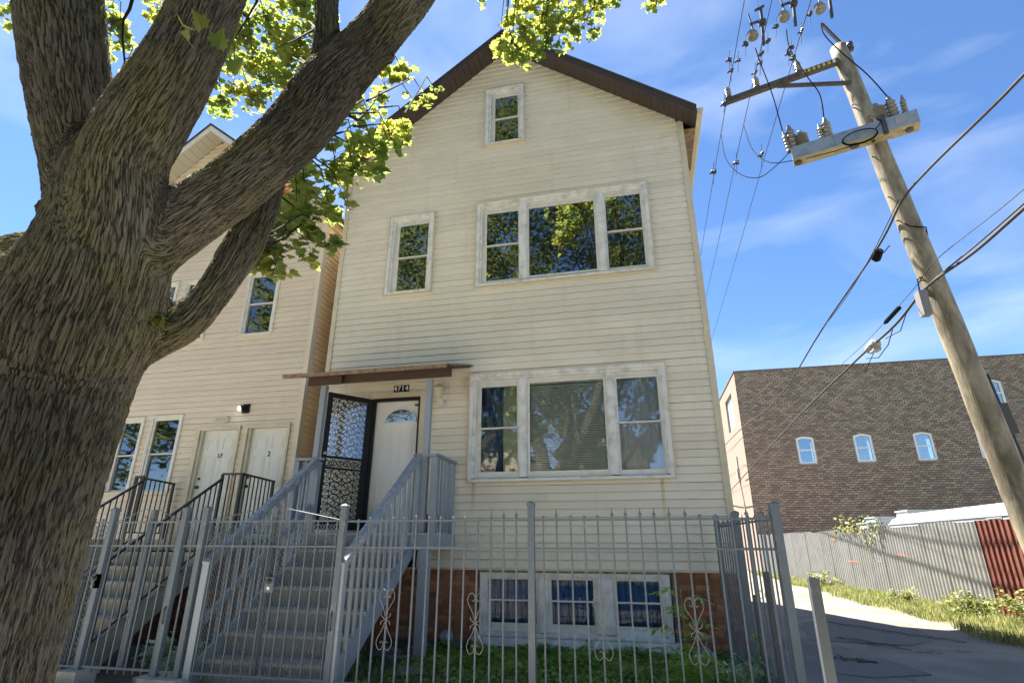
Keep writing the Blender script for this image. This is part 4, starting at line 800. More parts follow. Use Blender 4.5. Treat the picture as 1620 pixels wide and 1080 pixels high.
def gate(x0, x1, label, lock_x, mesh=True, n=9, hook=True):
    g = thing('iron_gate', label, 'gate', ((x0+x1)/2, FY, 0)); xm = (x0+x1)/2
    for z in (1.752, 1.475): hbar(g, (x0,FY,z), (x1,FY,z), 0.020)
    hbar(g, (x0,FY,0.155), (x1,FY,0.155), 0.026)
    mb = MB(); mb.box(xm-0.03, xm+0.03, FY-0.02+0.05, FY+0.02+0.05, 0.14, 1.90); part('centre_stile', mb, G['fence_metal'], g)
    for i in range(n+1):
        x = x0+0.03+(x1-x0-0.06)*i/n
        inst('picket', pk, g, (x, FY, 0.10), None, (0.85,0.85,1.66))
    for sx, xe in ((-1, x0+0.01), (1, x1-0.01)):                # arched top rods ending in hooks
        pts = [(xe, 1.765), (xe+(xm-xe)*0.4, 1.83), (xm+sx*0.11, 1.905), (xm+sx*0.05, 1.90), (xm+sx*0.035, 1.84), (xm+sx*0.07, 1.80), (xm+sx*0.085, 1.83)]
        mb = MB(); mb.tube([(a, FY+0.005, b) for a, b in pts], 0.0055, 5); part('top_rod', mb, G['fence_metal'], g)
    if mesh: wiremesh(g, x0+0.02, x1-0.02, 0.17, 1.74, FY+0.018)
    mb = MB(); mb.box(lock_x-0.055, lock_x+0.055, FY-0.035, FY-0.012, 0.99, 1.15); lp = part('lock_plate', mb, G['fence_metal'], g)
    mb = MB(); mb.lathe((lock_x-0.005,FY-0.035,1.105),[(0.03,0),(0.03,0.012),(0.014,0.018),(0.028,0.03),(0.026,0.05),(0.01,0.055)],10,(0,-1,0)); part('knob', mb, G['hardware'], lp)
    mb = MB(); mb.lathe((lock_x,FY-0.036,1.035),[(0.020,0),(0.020,0.008),(0.012,0.012)],10,(0,-1,0)); part('keyhole', mb, G['digit_white'] if lock_x > -5 else G['black_metal'], lp)
    return g
gate(-5.18, -3.42, 'wide grey iron gate with wire mesh in front of the grey stairs', -4.20, True, 14)
gate(-6.55, -5.56, 'narrow grey iron gate without mesh in front of the concrete steps', -6.62, False, 8)
lf = thing('iron_fence', 'grey iron fence panel with wire mesh beside the big tree trunk', 'fence', (-7.2, FY, 0))
fpost(-6.60, FY, 1.925, lf, 0.07); fpost(-5.52, FY, 1.925, lf, 0.068); fpost(-5.22, FY, 1.925, lf, 0.068)
for z in (1.752, 1.475, 0.15): hbar(lf, (-5.49,FY,z), (-5.25,FY,z)); hbar(lf, (-8.4,FY,z), (-6.63,FY,z))
for x in (-5.37,): picket(lf, x, FY, 1.76, 'k')
for i in range(13): picket(lf, -6.76-i*0.13, FY, 1.76, 'k')
wiremesh(lf, -7.6, -6.65, 0.17, 1.74, FY+0.018)
for x in (-5.56, -3.42):
    mb = MB(); mb.tube([(x+0.04,FY-0.02,0.62),(x+0.045,FY-0.05,0.66),(x+0.045,FY-0.055,0.78),(x+0.04,FY-0.02,0.84)], 0.008, 6)
    part('pull_handle', mb, G['rail_black'], lf if x < -5 else fence)
for (x0_, x1_) in ((-6.75,-6.45),(-5.62,-5.10)):
    pass
mb = MB(); mb.box(-5.62,-5.12,FY-0.14,FY+0.14,-0.1,0.10); single('post_footing', 'wide concrete footing under the two posts between the gates', 'footing', mb, G['sidewalk_concrete'], (-5.4, FY, 0))
mb = MB(); mb.box(-6.78,-6.46,FY-0.14,FY+0.14,-0.1,0.12); single('post_footing', 'small concrete footing under the post beside the tree trunk', 'footing', mb, G['sidewalk_concrete'], (-6.6, FY, 0))
mb = MB(); mb.box(-5.12,-3.45,FY-0.2,FY+0.35,-0.1,0.03); mb.box(-8.6,-5.65,FY-0.2,FY-0.0,-0.1,0.0); mb.box(-6.0,-5.3,FY+0.2,8.0,-0.05,0.03); struct('front_path', mb, G['sidewalk_concrete'])

# ------------------------------------------------------------------ neighbouring house
NX0, NX1, NAP, NAZ = -12.60, -6.17, -9.39, 10.72
nh = thing('frame_house', 'beige vinyl-sided house behind the big tree with two pale front doors', 'house', (-9.4, HY, 0))
NSL = 0.80; NEZ = NAZ-NSL*(NX1-NAP)
def gxn(z):
    if z <= NEZ: return NX0+0.09, NX1-0.09
    d = (NAZ-z)/NSL; return max(NAP-d, NX0+0.09), min(NAP+d, NX1-0.09)
NW = [(-10.32,-9.71,2.40,3.90),(-9.55,-8.80,2.40,3.92),(-10.30,-9.66,5.50,6.95),(-9.50,-8.74,5.50,6.95),(-7.88,-7.10,5.50,6.95)]
ND = [(-8.42,-7.43,1.0,3.64),(-7.35,-6.35,1.0,3.64)]
siding(nh, G['neighbor_siding'], (1.58, NAZ-0.04), 0.1125, gxn, NW+ND, HY+0.016, 0.020)
for i, (a,b,c,d) in enumerate(NW):
    window(nh, a, b, c, d, [(a+0.085,b-0.085,c+0.08,d-0.075,(c+d)/2,'hung')], HY+0.02, cap=0.055, lipmat='white_sash', capmat='white_sash')
mb = MB(); mb.box(NX0, NX0+0.09, HY-0.015, HY+0.09, 1.5, NEZ); part('corner_trim', mb, G['neighbor_siding'], nh)
mb = MB(); mb.box(NX1-0.09, NX1+0.012, HY-0.018, HY+0.02, 1.5, NEZ+0.02); mb.box(NX1-0.01, NX1+0.014, HY+0.02, HY+0.11, 1.5, NEZ+0.02); part('corner_trim', mb, G['neighbor_siding'], nh)
siding(nh, G['peach_siding'], (1.58, NEZ-0.02), 0.1125, lambda z: (HY+0.11, 17.5), [], NX1-0.006, 0.016, axis='y', sgn=1, seam=False)
mb = MB(); mb.box(NX0, NX1-0.03, HY+0.1, HY+0.2, 1.2, 2.3); mb.box(NX1-0.2, NX1-0.03, HY+0.2, 17.5, 0, NEZ); mb.box(NX0, NX0+0.1, HY+0.2, 17.5, 0, NEZ); mb.box(NX0, NX1-0.1, 17.4, 17.5, 0, NEZ); part('rear_walls', mb, G['neighbor_siding'], nh)
mb = MB(); mb.box(NX0, NX1-0.02, HY+0.03, HY+0.1, -0.1, 1.575)
part('foundation', mb, G['mortar'], nh)
nb_me = mesh_of('brick', MB().box(-0.105,0.105,0,0.03,-0.036,0.036), G['house_brick'])
for r in range(14):
    for i in range(12):
        inst('brick', nb_me, nh, (-6.30-i*0.221-(0.11 if r % 2 else 0), HY+0.005+random.uniform(-0.003,0.003), 0.06+r*0.083))
for s in (-1, 1):
    xe = NAP+s*(NX1-NAP+0.28); ze = NAZ-NSL*abs(xe-NAP)
    mb = MB(); mb.prism([(NAP,NAZ+0.20),(xe,ze+0.20),(xe,ze+0.14),(NAP,NAZ+0.14)], HY-0.45, 17.7, 'y'); part('roof_slope', mb, G['shingle'], nh)
    mb = MB(); mb.prism([(NAP,NAZ+0.14),(xe,ze+0.14),(xe,ze+0.0),(NAP,NAZ+0.0)], HY-0.43, HY-0.40, 'y'); part('rake_fascia', mb, G['white_sash'], nh)
    n = 26
    for i in range(n):
        xa = NAP+(xe-NAP)*i/n; xb = NAP+(xe-NAP)*(i+1)/n-s*0.008; a_, b_ = NAZ-NSL*abs(xa-NAP), NAZ-NSL*abs(xb-NAP)
        mb = MB(); mb.add([(xa,HY-0.40,a_+0.005),(xb,HY-0.40,b_+0.005),(xb,HY,b_+0.005),(xa,HY,a_+0.005),(xa,HY-0.40,a_+0.025),(xb,HY-0.40,b_+0.025),(xb,HY,b_+0.025),(xa,HY,a_+0.025)], [(0,3,2,1),(4,5,6,7),(0,1,5,4),(1,2,6,5),(2,3,7,6),(3,0,4,7)])
        part('soffit_panel', mb, G['soffit_beige'], nh)
    ex = NX1 if s > 0 else NX0
    mb = MB(); mb.box(min(ex,xe-s*0.2), max(ex,xe-s*0.2), HY-0.40, 17.6, ze+0.02, ze+0.05); part('eave_soffit', mb, G['cream_trim'], nh)
for (a,b,c,d) in ND:
    mb = MB(); mb.box(a,a+0.09,HY-0.03,HY+0.1,1.575,d); mb.box(b-0.05,b,HY-0.03,HY+0.1,1.575,d); mb.box(a+0.09,b-0.05,HY-0.028,HY+0.1,d-0.07,d); mb.box(a+0.09,a+0.14,HY+0.01,HY+0.1,1.575,d-0.07); part('door_casing', mb, G['cream_trim'], nh)
    mb = MB(); x0, x1 = a+0.14, b-0.05; yd = HY+0.07; mb.box(x0,x1,yd,yd+0.04,1.585,d-0.07); ww = x1-x0
    for (u0_,u1_) in ((x0+0.11,x0+ww/2-0.05),(x0+ww/2+0.05,x1-0.11)):
        for (v0_,v1_) in ((3.18,3.42),(2.45,3.06),(1.78,2.32)):
            mb.box(u0_,u1_,yd-0.006,yd,v0_,v0_+0.012); mb.box(u0_,u1_,yd-0.006,yd,v1_-0.012,v1_); mb.box(u0_,u0_+0.012,yd-0.006,yd,v0_+0.012,v1_-0.012); mb.box(u1_-0.012,u1_,yd-0.006,yd,v0_+0.012,v1_-0.012)
            mb.box(u0_+0.04,u1_-0.04,yd-0.005,yd,v0_+0.04,v1_-0.04)
    d_ = part('front_door', mb, G['grey_door'], nh)
    mb = MB(); mb.lathe((x0+0.06,yd,2.50),[(0.03,0),(0.03,0.01),(0.012,0.02),(0.028,0.035),(0.026,0.06),(0.01,0.065)],10,(0,-1,0)); part('knob', mb, G['hardware'], d_); mb = MB(); mb.lathe((x0+0.06,yd,2.66),[(0.026,0),(0.026,0.015),(0.01,0.02)],10,(0,-1,0)); part('deadbolt', mb, G['hardware'], d_)
    text_part('LF' if a < -8 else '2', 0.115 if a < -8 else 0.13, (-7.84 if a < -8 else -6.78, yd-0.008, 3.08), G['black_metal'], d_, 'lettering')
mb = MB(); pr = [(-8.05+0.05,3.70),(-7.73-0.05,3.70),(-7.73,3.73),(-7.73,3.79),(-7.73-0.05,3.82),(-8.05+0.05,3.82),(-8.05,3.79),(-8.05,3.73)]
mb.prism(pr, HY-0.03, HY-0.008, 'y'); pl = part('number_plate', mb, G['cream_paint'], nh, label='cream oval plaque reading 4716')
for i, d_ in enumerate('4716'): text_part(d_, 0.095, (-7.985+i*0.063, HY-0.032, 3.76), G['grey_box'], pl, 'digit', shear=0.25)
mb = MB(); mb.box(-7.46,-7.31,HY-0.02,HY-0.004,3.87,4.05); mb.lathe((-7.40,HY-0.03,3.98),[(0.05,0),(0.05,0.06),(0.06,0.08),(0.06,0.10)],12,(-0.45,-0.75,-0.3)); lampo = part('spotlight', mb, [G['black_metal']], nh, label='small black spotlight, lit')
mb = MB(); d3 = Vector((-0.45,-0.75,-0.3)).normalized(); mb.lathe(Vector((-7.40,HY-0.03,3.98))+d3*0.09,[(0.045,0),(0.045,0.02),(0.03,0.04),(0.005,0.05)],12,tuple(d3)); part('bulb', mb, G['lamp_glow'], lampo)
curtain(-10.28,-9.76,2.46,3.1,HY+0.18,'pink_cloth','crumpled pale cloth low in the left ground window of the beige house', amp=0.03)
curtain(-9.50,-8.86,2.46,3.86,HY+0.18,'sage_curtain','grey green curtain in the ground window left of the lettered doors', amp=0.01)
# concrete steps
st = thing('concrete_steps', 'broad pale concrete steps with landing below the doors of the beige house', 'steps', (-7.8, 7.4, 0))
mb = MB(); mb.box(-8.60,-6.42,8.08,HY-0.02,1.40,1.575); part('landing', mb, G['concrete'], st)
for j in range(1, 8):
    z = 1.575-0.2*j; y = 8.08-0.29*j; mb = MB(); mb.box(-8.50,-6.88,y,y+0.32,z-0.05,z); mb.box(-8.50,-6.90,y+0.035,y+0.075,z-0.2,z-0.05); part('step', mb, G['concrete'], st)
mb = MB(); mb.prism([(8.10,1.40),(8.10,1.12),(6.35,-0.10),(6.05,-0.05),(6.05,0.12)], -6.93, -6.885, 'x'); part('side_wall', mb, G['concrete'], st); mb = MB(); mb.prism([(8.10,1.40),(8.10,1.12),(6.35,-0.10),(6.05,-0.05),(6.05,0.12)], -8.50, -8.455, 'x'); part('side_wall', mb, G['concrete'], st)
mb = MB(); mb.box(-8.55,-8.2,8.3,8.9,-0.1,1.4); part('support', mb, G['house_brick'], st)
# black railings
br = thing('stair_railing', 'black iron railing on the right of the concrete steps', 'railing', (-6.84, 8.05, 1.575))
bl_ = thing('stair_railing', 'black iron railing on the left of the concrete steps under the windows', 'railing', (-8.6, 8.05, 1.575))
rp = mesh_of('baluster', MB().box(-0.008,0.008,-0.008,0.008,0,1.0), G['rail_black'])
def blackrail(t, xs, xc, sgn):
    """xs: x of the stair rail; xc: x of the return to the wall"""
    def pst(x, y, z0, z1): mb = MB(); mb.box(x-0.02,x+0.02,y-0.02,y+0.02,z0,z1); part('post', mb, G['rail_black'], t)
    pst(xs, 8.07, 1.575, 2.60); pst(xc, 8.10, 1.575, 2.58); pst(xc, 8.93, 1.575, 2.56)
    mb = MB(); mb.obox((xs,8.07,2.60),(xc,8.10,2.60),0.035,0.03); mb.obox((xc,8.08,2.60),(xc,8.96,2.56),0.035,0.03); mb.obox((xs,8.07,2.52),(xs,6.02,1.10),0.035,0.032); part('handrail', mb, G['rail_black'], t)
    mb = MB(); mb.obox((xc,8.10,1.68),(xc,8.93,1.68),0.02,0.02); mb.obox((xs,8.07,1.55),(xs,6.02,0.14),0.02,0.022); part('bottom_rail', mb, G['rail_black'], t)
    for i in range(1,8): inst('baluster', rp, t, (xc, 8.10+0.83*i/8, 1.68), None, (1,1,0.90))
    for i in range(1,20): y = 8.07-2.05*i/20; inst('baluster', rp, t, (xs, y, 1.55-(8.07-y)*0.688), None, (1,1,0.97))
    pst(xs, 6.04, 0.0, 1.12)
    n = 2
    for i in range(1,n+1): inst('baluster', rp, t, (xs+(xc-xs)*i/(n+1), 8.08, 1.68), None, (1,1,0.90))
blackrail(br, -6.86, -6.50, 1); blackrail(bl_, -8.46, -8.64, -1)

# ------------------------------------------------------------------ brick building across the alley
BY = 36.0; BX = 6.25
bb = thing('brick_building', 'large brown brick building with small white windows at the end of the alley', 'building', (16, BY, 0))
BW = [(9.20,10.20,6.02,7.66),(12.32,13.32,6.04,7.70),(15.45,16.45,6.04,7.68),(18.60,19.60,6.06,7.70),(19.62,20.62,8.95,10.55)]
def arch(x0, x1, z0, z1, rise=0.12, n=7): return [(x0,z0),(x1,z0)]+[(x1+(x0-x1)*i/n, z1-rise+rise*math.sin(PI*i/n)) for i in range(n+1)]
# front wall with window openings: strips around each window
mb = MB(); zs_ = sorted(set([0.0, 11.89]+[z for w_ in BW for z in w_[2:]]))
for z0_, z1_ in zip(zs_[:-1], zs_[1:]):
    x = BX
    for w_ in sorted([w_ for w_ in BW if w_[2] < (z0_+z1_)/2 < w_[3]]): mb.box(x, w_[0], BY, BY+0.3, z0_, z1_); x = w_[1]
    mb.box(x, 40, BY, BY+0.3, z0_, z1_)
part('front_wall', mb, G['far_brick'], bb)
mb = MB(); mb.box(BX-0.002, BX+0.3, BY+0.002, 38.05, 0, 11.89); mb.box(BX-0.002, BX+0.3, 40.95, 62, 0, 11.89); mb.box(BX-0.002, BX+0.3, 38.05, 40.95, 0, 8.85); mb.box(BX-0.002, BX+0.3, 38.05, 40.95, 11.1, 11.89); part('side_masonry', mb, G['pale_brick'], bb)
mb = MB(); mb.box(BX+0.3, 40, BY+0.3, 62, 11.4, 11.6); part('roof', mb, G['shingle'], bb)
mb = MB()
mb.box(BX-0.05, 40, BY-0.05, BY+0.35, 11.89, 11.97); mb.box(BX-0.05, BX+0.35, BY+0.35, 62, 11.89, 11.97); part('coping', mb, G['mortar'], bb)
for (a,b,c,d) in BW:
    mb = MB(); t = 0.13
    outer = arch(a,b,c,d); inner = arch(a+t,b-t,c+t,d-t,0.08); n = len(outer)
    vs = [(p,BY+0.06,q) for p,q in outer]+[(p,BY+0.06,q) for p,q in inner]+[(p,BY+0.16,q) for p,q in outer]+[(p,BY+0.16,q) for p,q in inner]; fs = []
    for i in range(n): j = (i+1) % n; fs += [(i,j,n+j,n+i),(n+i,n+j,3*n+j,3*n+i),(2*n+i,3*n+i,3*n+j,2*n+j)]
    mb.add(vs, fs); wn = part('window', mb, G['bright_frame'], bb)
    mb = MB(); zm = (c+d)/2; mb.box(a+t,b-t,BY+0.09,BY+0.14,zm-0.04,zm+0.04); part('sash', mb, G['bright_frame'], wn)
    mb = MB(); mb.prism([(p,q) for p,q in inner], BY+0.125, BY+0.13, 'y'); part('pane', mb, G['far_glass'], wn)
    rb = MB(); rb.box(a,b,BY+0.9,BY+0.95,c,d); part('room_lining', rb, G['unlit_interior'], wn)
    mb = MB(); mb.box(a-0.04,b+0.04,BY-0.05,BY+0.1,c-0.09,c-0.003); part('sill', mb, G['pale_brick'], wn)
    ab = MB()
    for i in range(9):
        x_ = a-0.1+(b-a+0.2)*(i+0.5)/9; zc_ = d-0.12+0.12*math.sin(PI*(i+0.5)/9); ab.box(x_-0.058,x_+0.055,BY-0.02,BY+0.05,zc_+0.01,zc_+0.23)
    part('brick_arch', ab, G['far_brick'], wn)
    ab = MB(); 
    for sgn_ in (0, 1):     # spandrels close the wall above the arch
        pts_ = [p for p in outer[2:]]; half = pts_[:len(pts_)//2] if sgn_ == 0 else pts_[len(pts_)//2:]
        cx_ = b if sgn_ == 0 else a
        ab.add([(p,BY+0.02,q) for p,q in half]+[(cx_,BY+0.02,d)], [tuple(range(len(half)+1))])
    part('spandrel', ab, G['far_brick'], wn)
mb = MB(); 
for i in range(7):
    for j in range(6): mb.box(BX+0.12,BX+0.2,38.08+i*0.41,38.08+i*0.41+0.39,8.88+j*0.37,8.88+j*0.37+0.35)
part('glass_block_window', mb, G['glass_block'], bb)
mb = MB(); mb.box(BX+0.05,BX+0.3,40.2,41.0,3.2,5.2); mb.box(BX-0.03,BX+0.1,40.0,41.2,3.05,3.2); part('side_door', mb, G['brown_metal'], bb)
# conduits on the pale side wall
mb = MB(); mb.tube([(BX-0.05,39.0,7.0),(BX-0.05,39.0,5.2),(BX-0.05,38.2,3.0),(BX-0.05,38.2,1.0)], 0.04, 6); mb.box(BX-0.15,BX-0.002,38.9,39.3,5.6,6.2); part('conduit', mb, G['grey_box'], bb)

# ------------------------------------------------------------------ corrugated fence
cf = thing('corrugated_fence', 'long fence of grey corrugated metal sheets beside the alley', 'fence', (7.8, 20, 0))
path = [(7.95,12.6),(7.92,14.7),(7.85,16.2),(7.55,20.5),(7.2,25.0),(6.65,31.0),(6.35,35.8)]
PL = [Vector((a,b,0)) for a,b in path]; cum = [0]
for a, b in zip(PL[:-1], PL[1:]): cum.append(cum[-1]+(b-a).length)
def onpath(s):
    for i in range(len(PL)-1):
        if s <= cum[i+1] or i == len(PL)-2:
            t = (s-cum[i])/(cum[i+1]-cum[i]); return PL[i].lerp(PL[i+1], t), (PL[i+1]-PL[i]).normalized()
def ztop(s): return 2.06+0.02*math.sin(s*1.7)
def sheetpan(s0, s1, mat, pitch, depth, zt, zb, off=0.0, label=None, trap=False):
    mb = MB(); n = max(6, int((s1-s0)/pitch*8)); vs = []
    for i in range(n+1):
        s = s0+(s1-s0)*i/n; p, d = onpath(s); nrm = Vector((-d.y,d.x,0)); ph = 2*PI*(s/pitch)
        q = math.sin(ph); q = max(-1, min(1, q*(3.0 if trap else 1.0)))
        o_ = nrm*(q*depth+off)
        for z in (zb, zt): vs.append(p+o_+Vector((0,0,z)))
        for z in (zb, zt): vs.append(p+o_-nrm*0.004+Vector((0,0,z)))
    fs = []
    for i in range(n): a = 4*i; b = a+4; fs += [(a,b,b+1,a+1),(a+2,a+3,b+3,b+2),(a+1,b+1,b+3,a+3),(a,a+2,b+2,b)]
    mb.add(vs, fs); return part('corrugated_sheet', mb, mat, cf, smooth=False, label=label)
s = 0.0; i = 0; s_red = 3.62
while s < cum[-1]-0.1:
    wd = 0.86
    if s < s_red-0.05: sheetpan(s, min(s+0.91, s_red), G['rust_sheet'], 0.20, 0.022, 2.075+random.uniform(-0.01,0.01), 0.02, 0.02, 'rust red corrugated sheet', trap=True); s = min(s+0.905, s_red)
    else: sheetpan(s, s+wd+0.03, G['galvanized'], 0.172, 0.030, ztop(s)+random.uniform(-0.03,0.025), random.uniform(-0.05,0.12), random.uniform(-0.012,0.012)); s += wd
for (sa, za_, ln, hh) in ((7.3,1.22,0.75,0.035),(10.7,0.95,0.9,0.05),(12.4,1.72,0.35,0.10),(8.9,1.0,0.4,0.03)):
    p, d = onpath(sa); q, _ = onpath(sa+ln); nrm = Vector((-d.y,d.x,0)); mb = MB(); mb.obox(p+nrm*0.022+Vector((0,0,za_)), q+nrm*0.022+Vector((0,0,za_+0.02)), 0.012, hh); part('rust_strip', mb, G['rust_patch'], cf)
for sa in np.arange(0.5, cum[-1], 2.4):
    p, d = onpath(sa); nrm = Vector((-d.y,d.x,0)); mb = MB(); c_ = p-nrm*0.08; mb.box(c_.x-0.04,c_.x+0.04,c_.y-0.04,c_.y+0.04,-0.1,1.98); part('fence_post', mb, G['arm_wood'], cf)
# parked trailer and boxes behind it
tr = thing('box_trailer', 'white trailer whose rounded roof shows above the corrugated fence', 'trailer', (10.4, 20.5, 0))
mb = MB(); X0, X1, Y0, Y1 = 9.30, 11.6, 13.0, 25.4
mb.box(X0, X1, Y0, Y1, 0.6, 2.30); part('body', mb, G['white_vehicle'], tr)
mb = MB(); prof = [(X0-0.03,2.26),(X0-0.03,2.36),(X0+0.04,2.50),(X0+0.20,2.60),(X0+1.15,2.68),(X1-0.20,2.60),(X1-0.04,2.50),(X1+0.03,2.36),(X1+0.03,2.26)]
vs = []; ysr = [Y0,Y0+0.3,Y1-0.8,Y1-0.3,Y1]; zsf = [0.85,1,1,0.75,0.2]
for y_, f_ in zip(ysr, zsf): vs += [(p, y_, 2.26+(q-2.26)*f_) for p, q in prof]
n = len(prof); fs = [(i*n+k, i*n+k+1, (i+1)*n+k+1, (i+1)*n+k) for i in range(4) for k in range(n-1)]+[tuple(range(n))[::-1], tuple(4*n+k for k in range(n))]
mb.add(vs, fs); part('roof', mb, G['white_vehicle'], tr, smooth=False)
for (ya, yb, za_, zb_) in ((15.6,17.1,1.2,2.17),(17.9,18.6,1.2,2.20),(21,21.04,0.8,2.15),(19.5,19.54,0.8,2.15),(15.0,15.04,0.8,2.15)):
    mb = MB(); mb.box(X0-0.02,X0-0.002,ya,yb,zb_,zb_+0.03); mb.box(X0-0.02,X0-0.002,ya,ya+0.03,za_,zb_) ; part('door_seam', mb, G['grey_box'], tr)
for y_ in (15.2, 23.5):
    mb = MB(); mb.lathe((X0+0.02,y_,0.38),[(0.2,0),(0.38,0.0),(0.38,0.22),(0.2,0.22)],20,(1,0,0)); part('wheel', mb, G['cable_black'], tr)
mb = MB(); mb.box(X0+0.3,X0+0.5,26.3,26.5,0.2,0.7); mb.box(10.0,10.6,25.4,27.0,0.45,0.6); part('hitch', mb, G['hardware'], tr)
for (x0_,x1_,y_,z1_,lab) in ((10.9,12.6,27.5,2.93,'pale rooftop unit above the middle of the trailer roof line'),(9.1,10.2,27.0,2.42,'pale grey box at the left end of the trailer roof line'),(10.3,11.1,29.5,2.75,'small pale unit between the two larger boxes beyond the fence')):
    mb = MB(); mb.box(x0_,x1_,y_,y_+1.2,0,z1_-0.05); mb.box(x0_-0.04,x1_+0.04,y_-0.04,y_+1.24,z1_-0.05,z1_); mb.box(x0_+0.12,x1_-0.3,y_-0.02,y_-0.002,z1_-0.35,z1_-0.12)
    single('storage_box', lab, 'box', mb, G['pale_box'], ((x0_+x1_)/2, y_+0.6, 0))

# ------------------------------------------------------------------ utility pole
def pole_at(z): t = (z-0)/12.2; return Vector((6.12-1.03*t, 10.8, z))
up = thing('utility_pole', 'tall leaning wooden utility pole with crossarm beside the alley', 'utility pole', (6.12, 10.8, 0))
mb = MB(); zz = np.linspace(-0.3, 12.12, 40); mb.tube([pole_at(z)+Vector((0.006*math.sin(z*1.3),0,0)) for z in zz], [0.235-0.065*(z/12.2)+0.003*math.sin(z*4) for z in zz], 24); part('shaft', mb, G['pole_wood'], up, smooth=True)
armd = Vector((-0.955,0.295,0)); pa = pole_at(11.66)+Vector((-0.0,-0.12,0)); AE = pa+armd*2.55
mb = MB(); mb.obox(pa+armd*0.14, AE, 0.115, 0.13); arm = part('crossarm', mb, G['arm_wood'], up)
mb = MB(); mb.obox(pa+armd*1.42+Vector((0,-0.02,-0.09)), pole_at(10.95)+Vector((-0.10,-0.14,0)), 0.07, 0.07); part('arm_brace', mb, G['arm_wood'], up)
for i in range(7):
    mb = MB(); c_ = pa+armd*(0.22+i*0.10); mb.obox(c_+Vector((0,-0.062,0)), c_+armd*0.055+Vector((0,-0.062,0)), 0.006, 0.09); part('tag', mb, G['yellow_tag'] if i else G['digit_white'], arm)
def insul(p, h=0.28, r=0.075, axis=(0,0,1), sheds=4, parent=up, name='insulator'):
    prof = [(0.02,-0.06),(0.02,0)]
    for k in range(sheds): z = h*k/sheds; prof += [(r,z+0.004),(r*0.92,z+h/sheds*0.35),(r*0.55,z+h/sheds*0.6)]
    prof += [(r*0.7,h*0.99),(r*0.5,h+0.02),(0.01,h+0.03)]
    mb = MB(); mb.lathe(p, prof, 12, axis); return part(name, mb, G['porcelain'], parent, smooth=False)
for s_ in (0.93, 1.83, 2.47): insul(pa+armd*s_+Vector((0,0,0.10)))
mb = MB(); mb.obox(pole_at(12.0)+Vector((0.17,0,0)), pole_at(12.9)+Vector((-0.13,0,0)), 0.06, 0.05); part('lightning_rod', mb, G['arm_wood'], up)
mb = MB(); mb.lathe(pole_at(11.95)+Vector((0.22,-0.03,0)), [(0.05,0),(0.07,0.06),(0.05,0.12),(0.07,0.18),(0.05,0.24)], 8); part('clamp', mb, G['hardware'], up)
# switch box across the pole
bxd = Vector((-0.955,0.295,0)); bc = pole_at(9.45)+Vector((0,-0.34,0)); b0 = bc-bxd*0.60; b1 = bc+bxd*1.66; side_n = Vector((bxd.y,-bxd.x,0))
mb = MB(); mb.obox(b0, b1, 0.30, 0.30)
sb_ = part('switch_box', mb, G['box_metal'], up, label='pale blue grey metal switch box bolted across the pole')
mb = MB(); mb.obox(b0+Vector((0,0,-0.158)), b1+Vector((0,0,-0.158)), 0.305, 0.012); part('box_floor', mb, G['box_bottom'], sb_)
nrm = bxd.cross(Vector((0,0,1))).normalized(); nrm = nrm if nrm.y < 0 else -nrm
for s_, r_ in ((0.17,0.07),(2.17,0.075),(1.12,0.085),(0.95,0.0)):
    if r_: mb = MB(); mb.lathe(b0+bxd*s_+Vector((0,0,-0.166)), [(r_,0),(r_,0.03),(r_*0.5,0.035)], 12, (0,0,-1)); part('port', mb, G['hardware'], sb_)
for s_ in (0.28, 1.35, 0.9):
    mb = MB(); mb.obox(b0+bxd*(s_-0.10)+nrm*0.156+Vector((0,0,0.02)), b0+bxd*(s_+0.10)+nrm*0.156+Vector((0,0,0.02)), 0.012, 0.17 if s_ < 1 else 0.24); part('access_plate', mb, G['box_metal' if s_ != 0.28 else 'grey_box'], sb_)
mb = MB(); mb.obox(b0+bxd*0.62+Vector((0,-0.16,0.25)), b0+bxd*0.62+Vector((0,-0.16,-0.22)), 0.08, 0.05, (0,1,0)); mb.obox(b0+bxd*0.78+Vector((0,0.02,0.25)), b0+bxd*0.78+Vector((0,0.02,-0.2)), 0.05, 0.05, (0,1,0)); part('mounting_bracket', mb, G['hardware'], sb_)
def bushing(s_, h, r, lean, big):
    base = b0+bxd*s_+Vector((0,0,0.15)); h *= 1.35; r *= 1.15; ax = (Vector((0,0,1))+bxd*lean).normalized()
    prof = [(r*1.1,0),(r*1.1,0.03)]; n_ = 6 if big else 5
    for k in range(n_): z = 0.04+h*k/n_; prof += [(r,z),(r*0.62,z+h/n_*0.6)]
    prof += [(r*0.5,h+0.05),(r*0.3,h+0.12),(0.01,h+0.13)]
    mb = MB(); mb.lathe(base, prof, 12, tuple(ax)); part('bushing', mb, G['porcelain'], sb_); return base+ax*(h+0.13)
tops = [bushing(0.16,0.30,0.055,-0.05,False), bushing(0.33,0.36,0.09,0.05,False), bushing(0.55,0.30,0.12,0.1,True), bushing(1.52,0.34,0.085,0.0,False), bushing(1.63,0.26,0.06,0.05,False), bushing(2.0,0.24,0.115,0.05,True), bushing(2.18,0.42,0.085,0.05,False), bushing(2.28,0.34,0.055,0.1,False)]
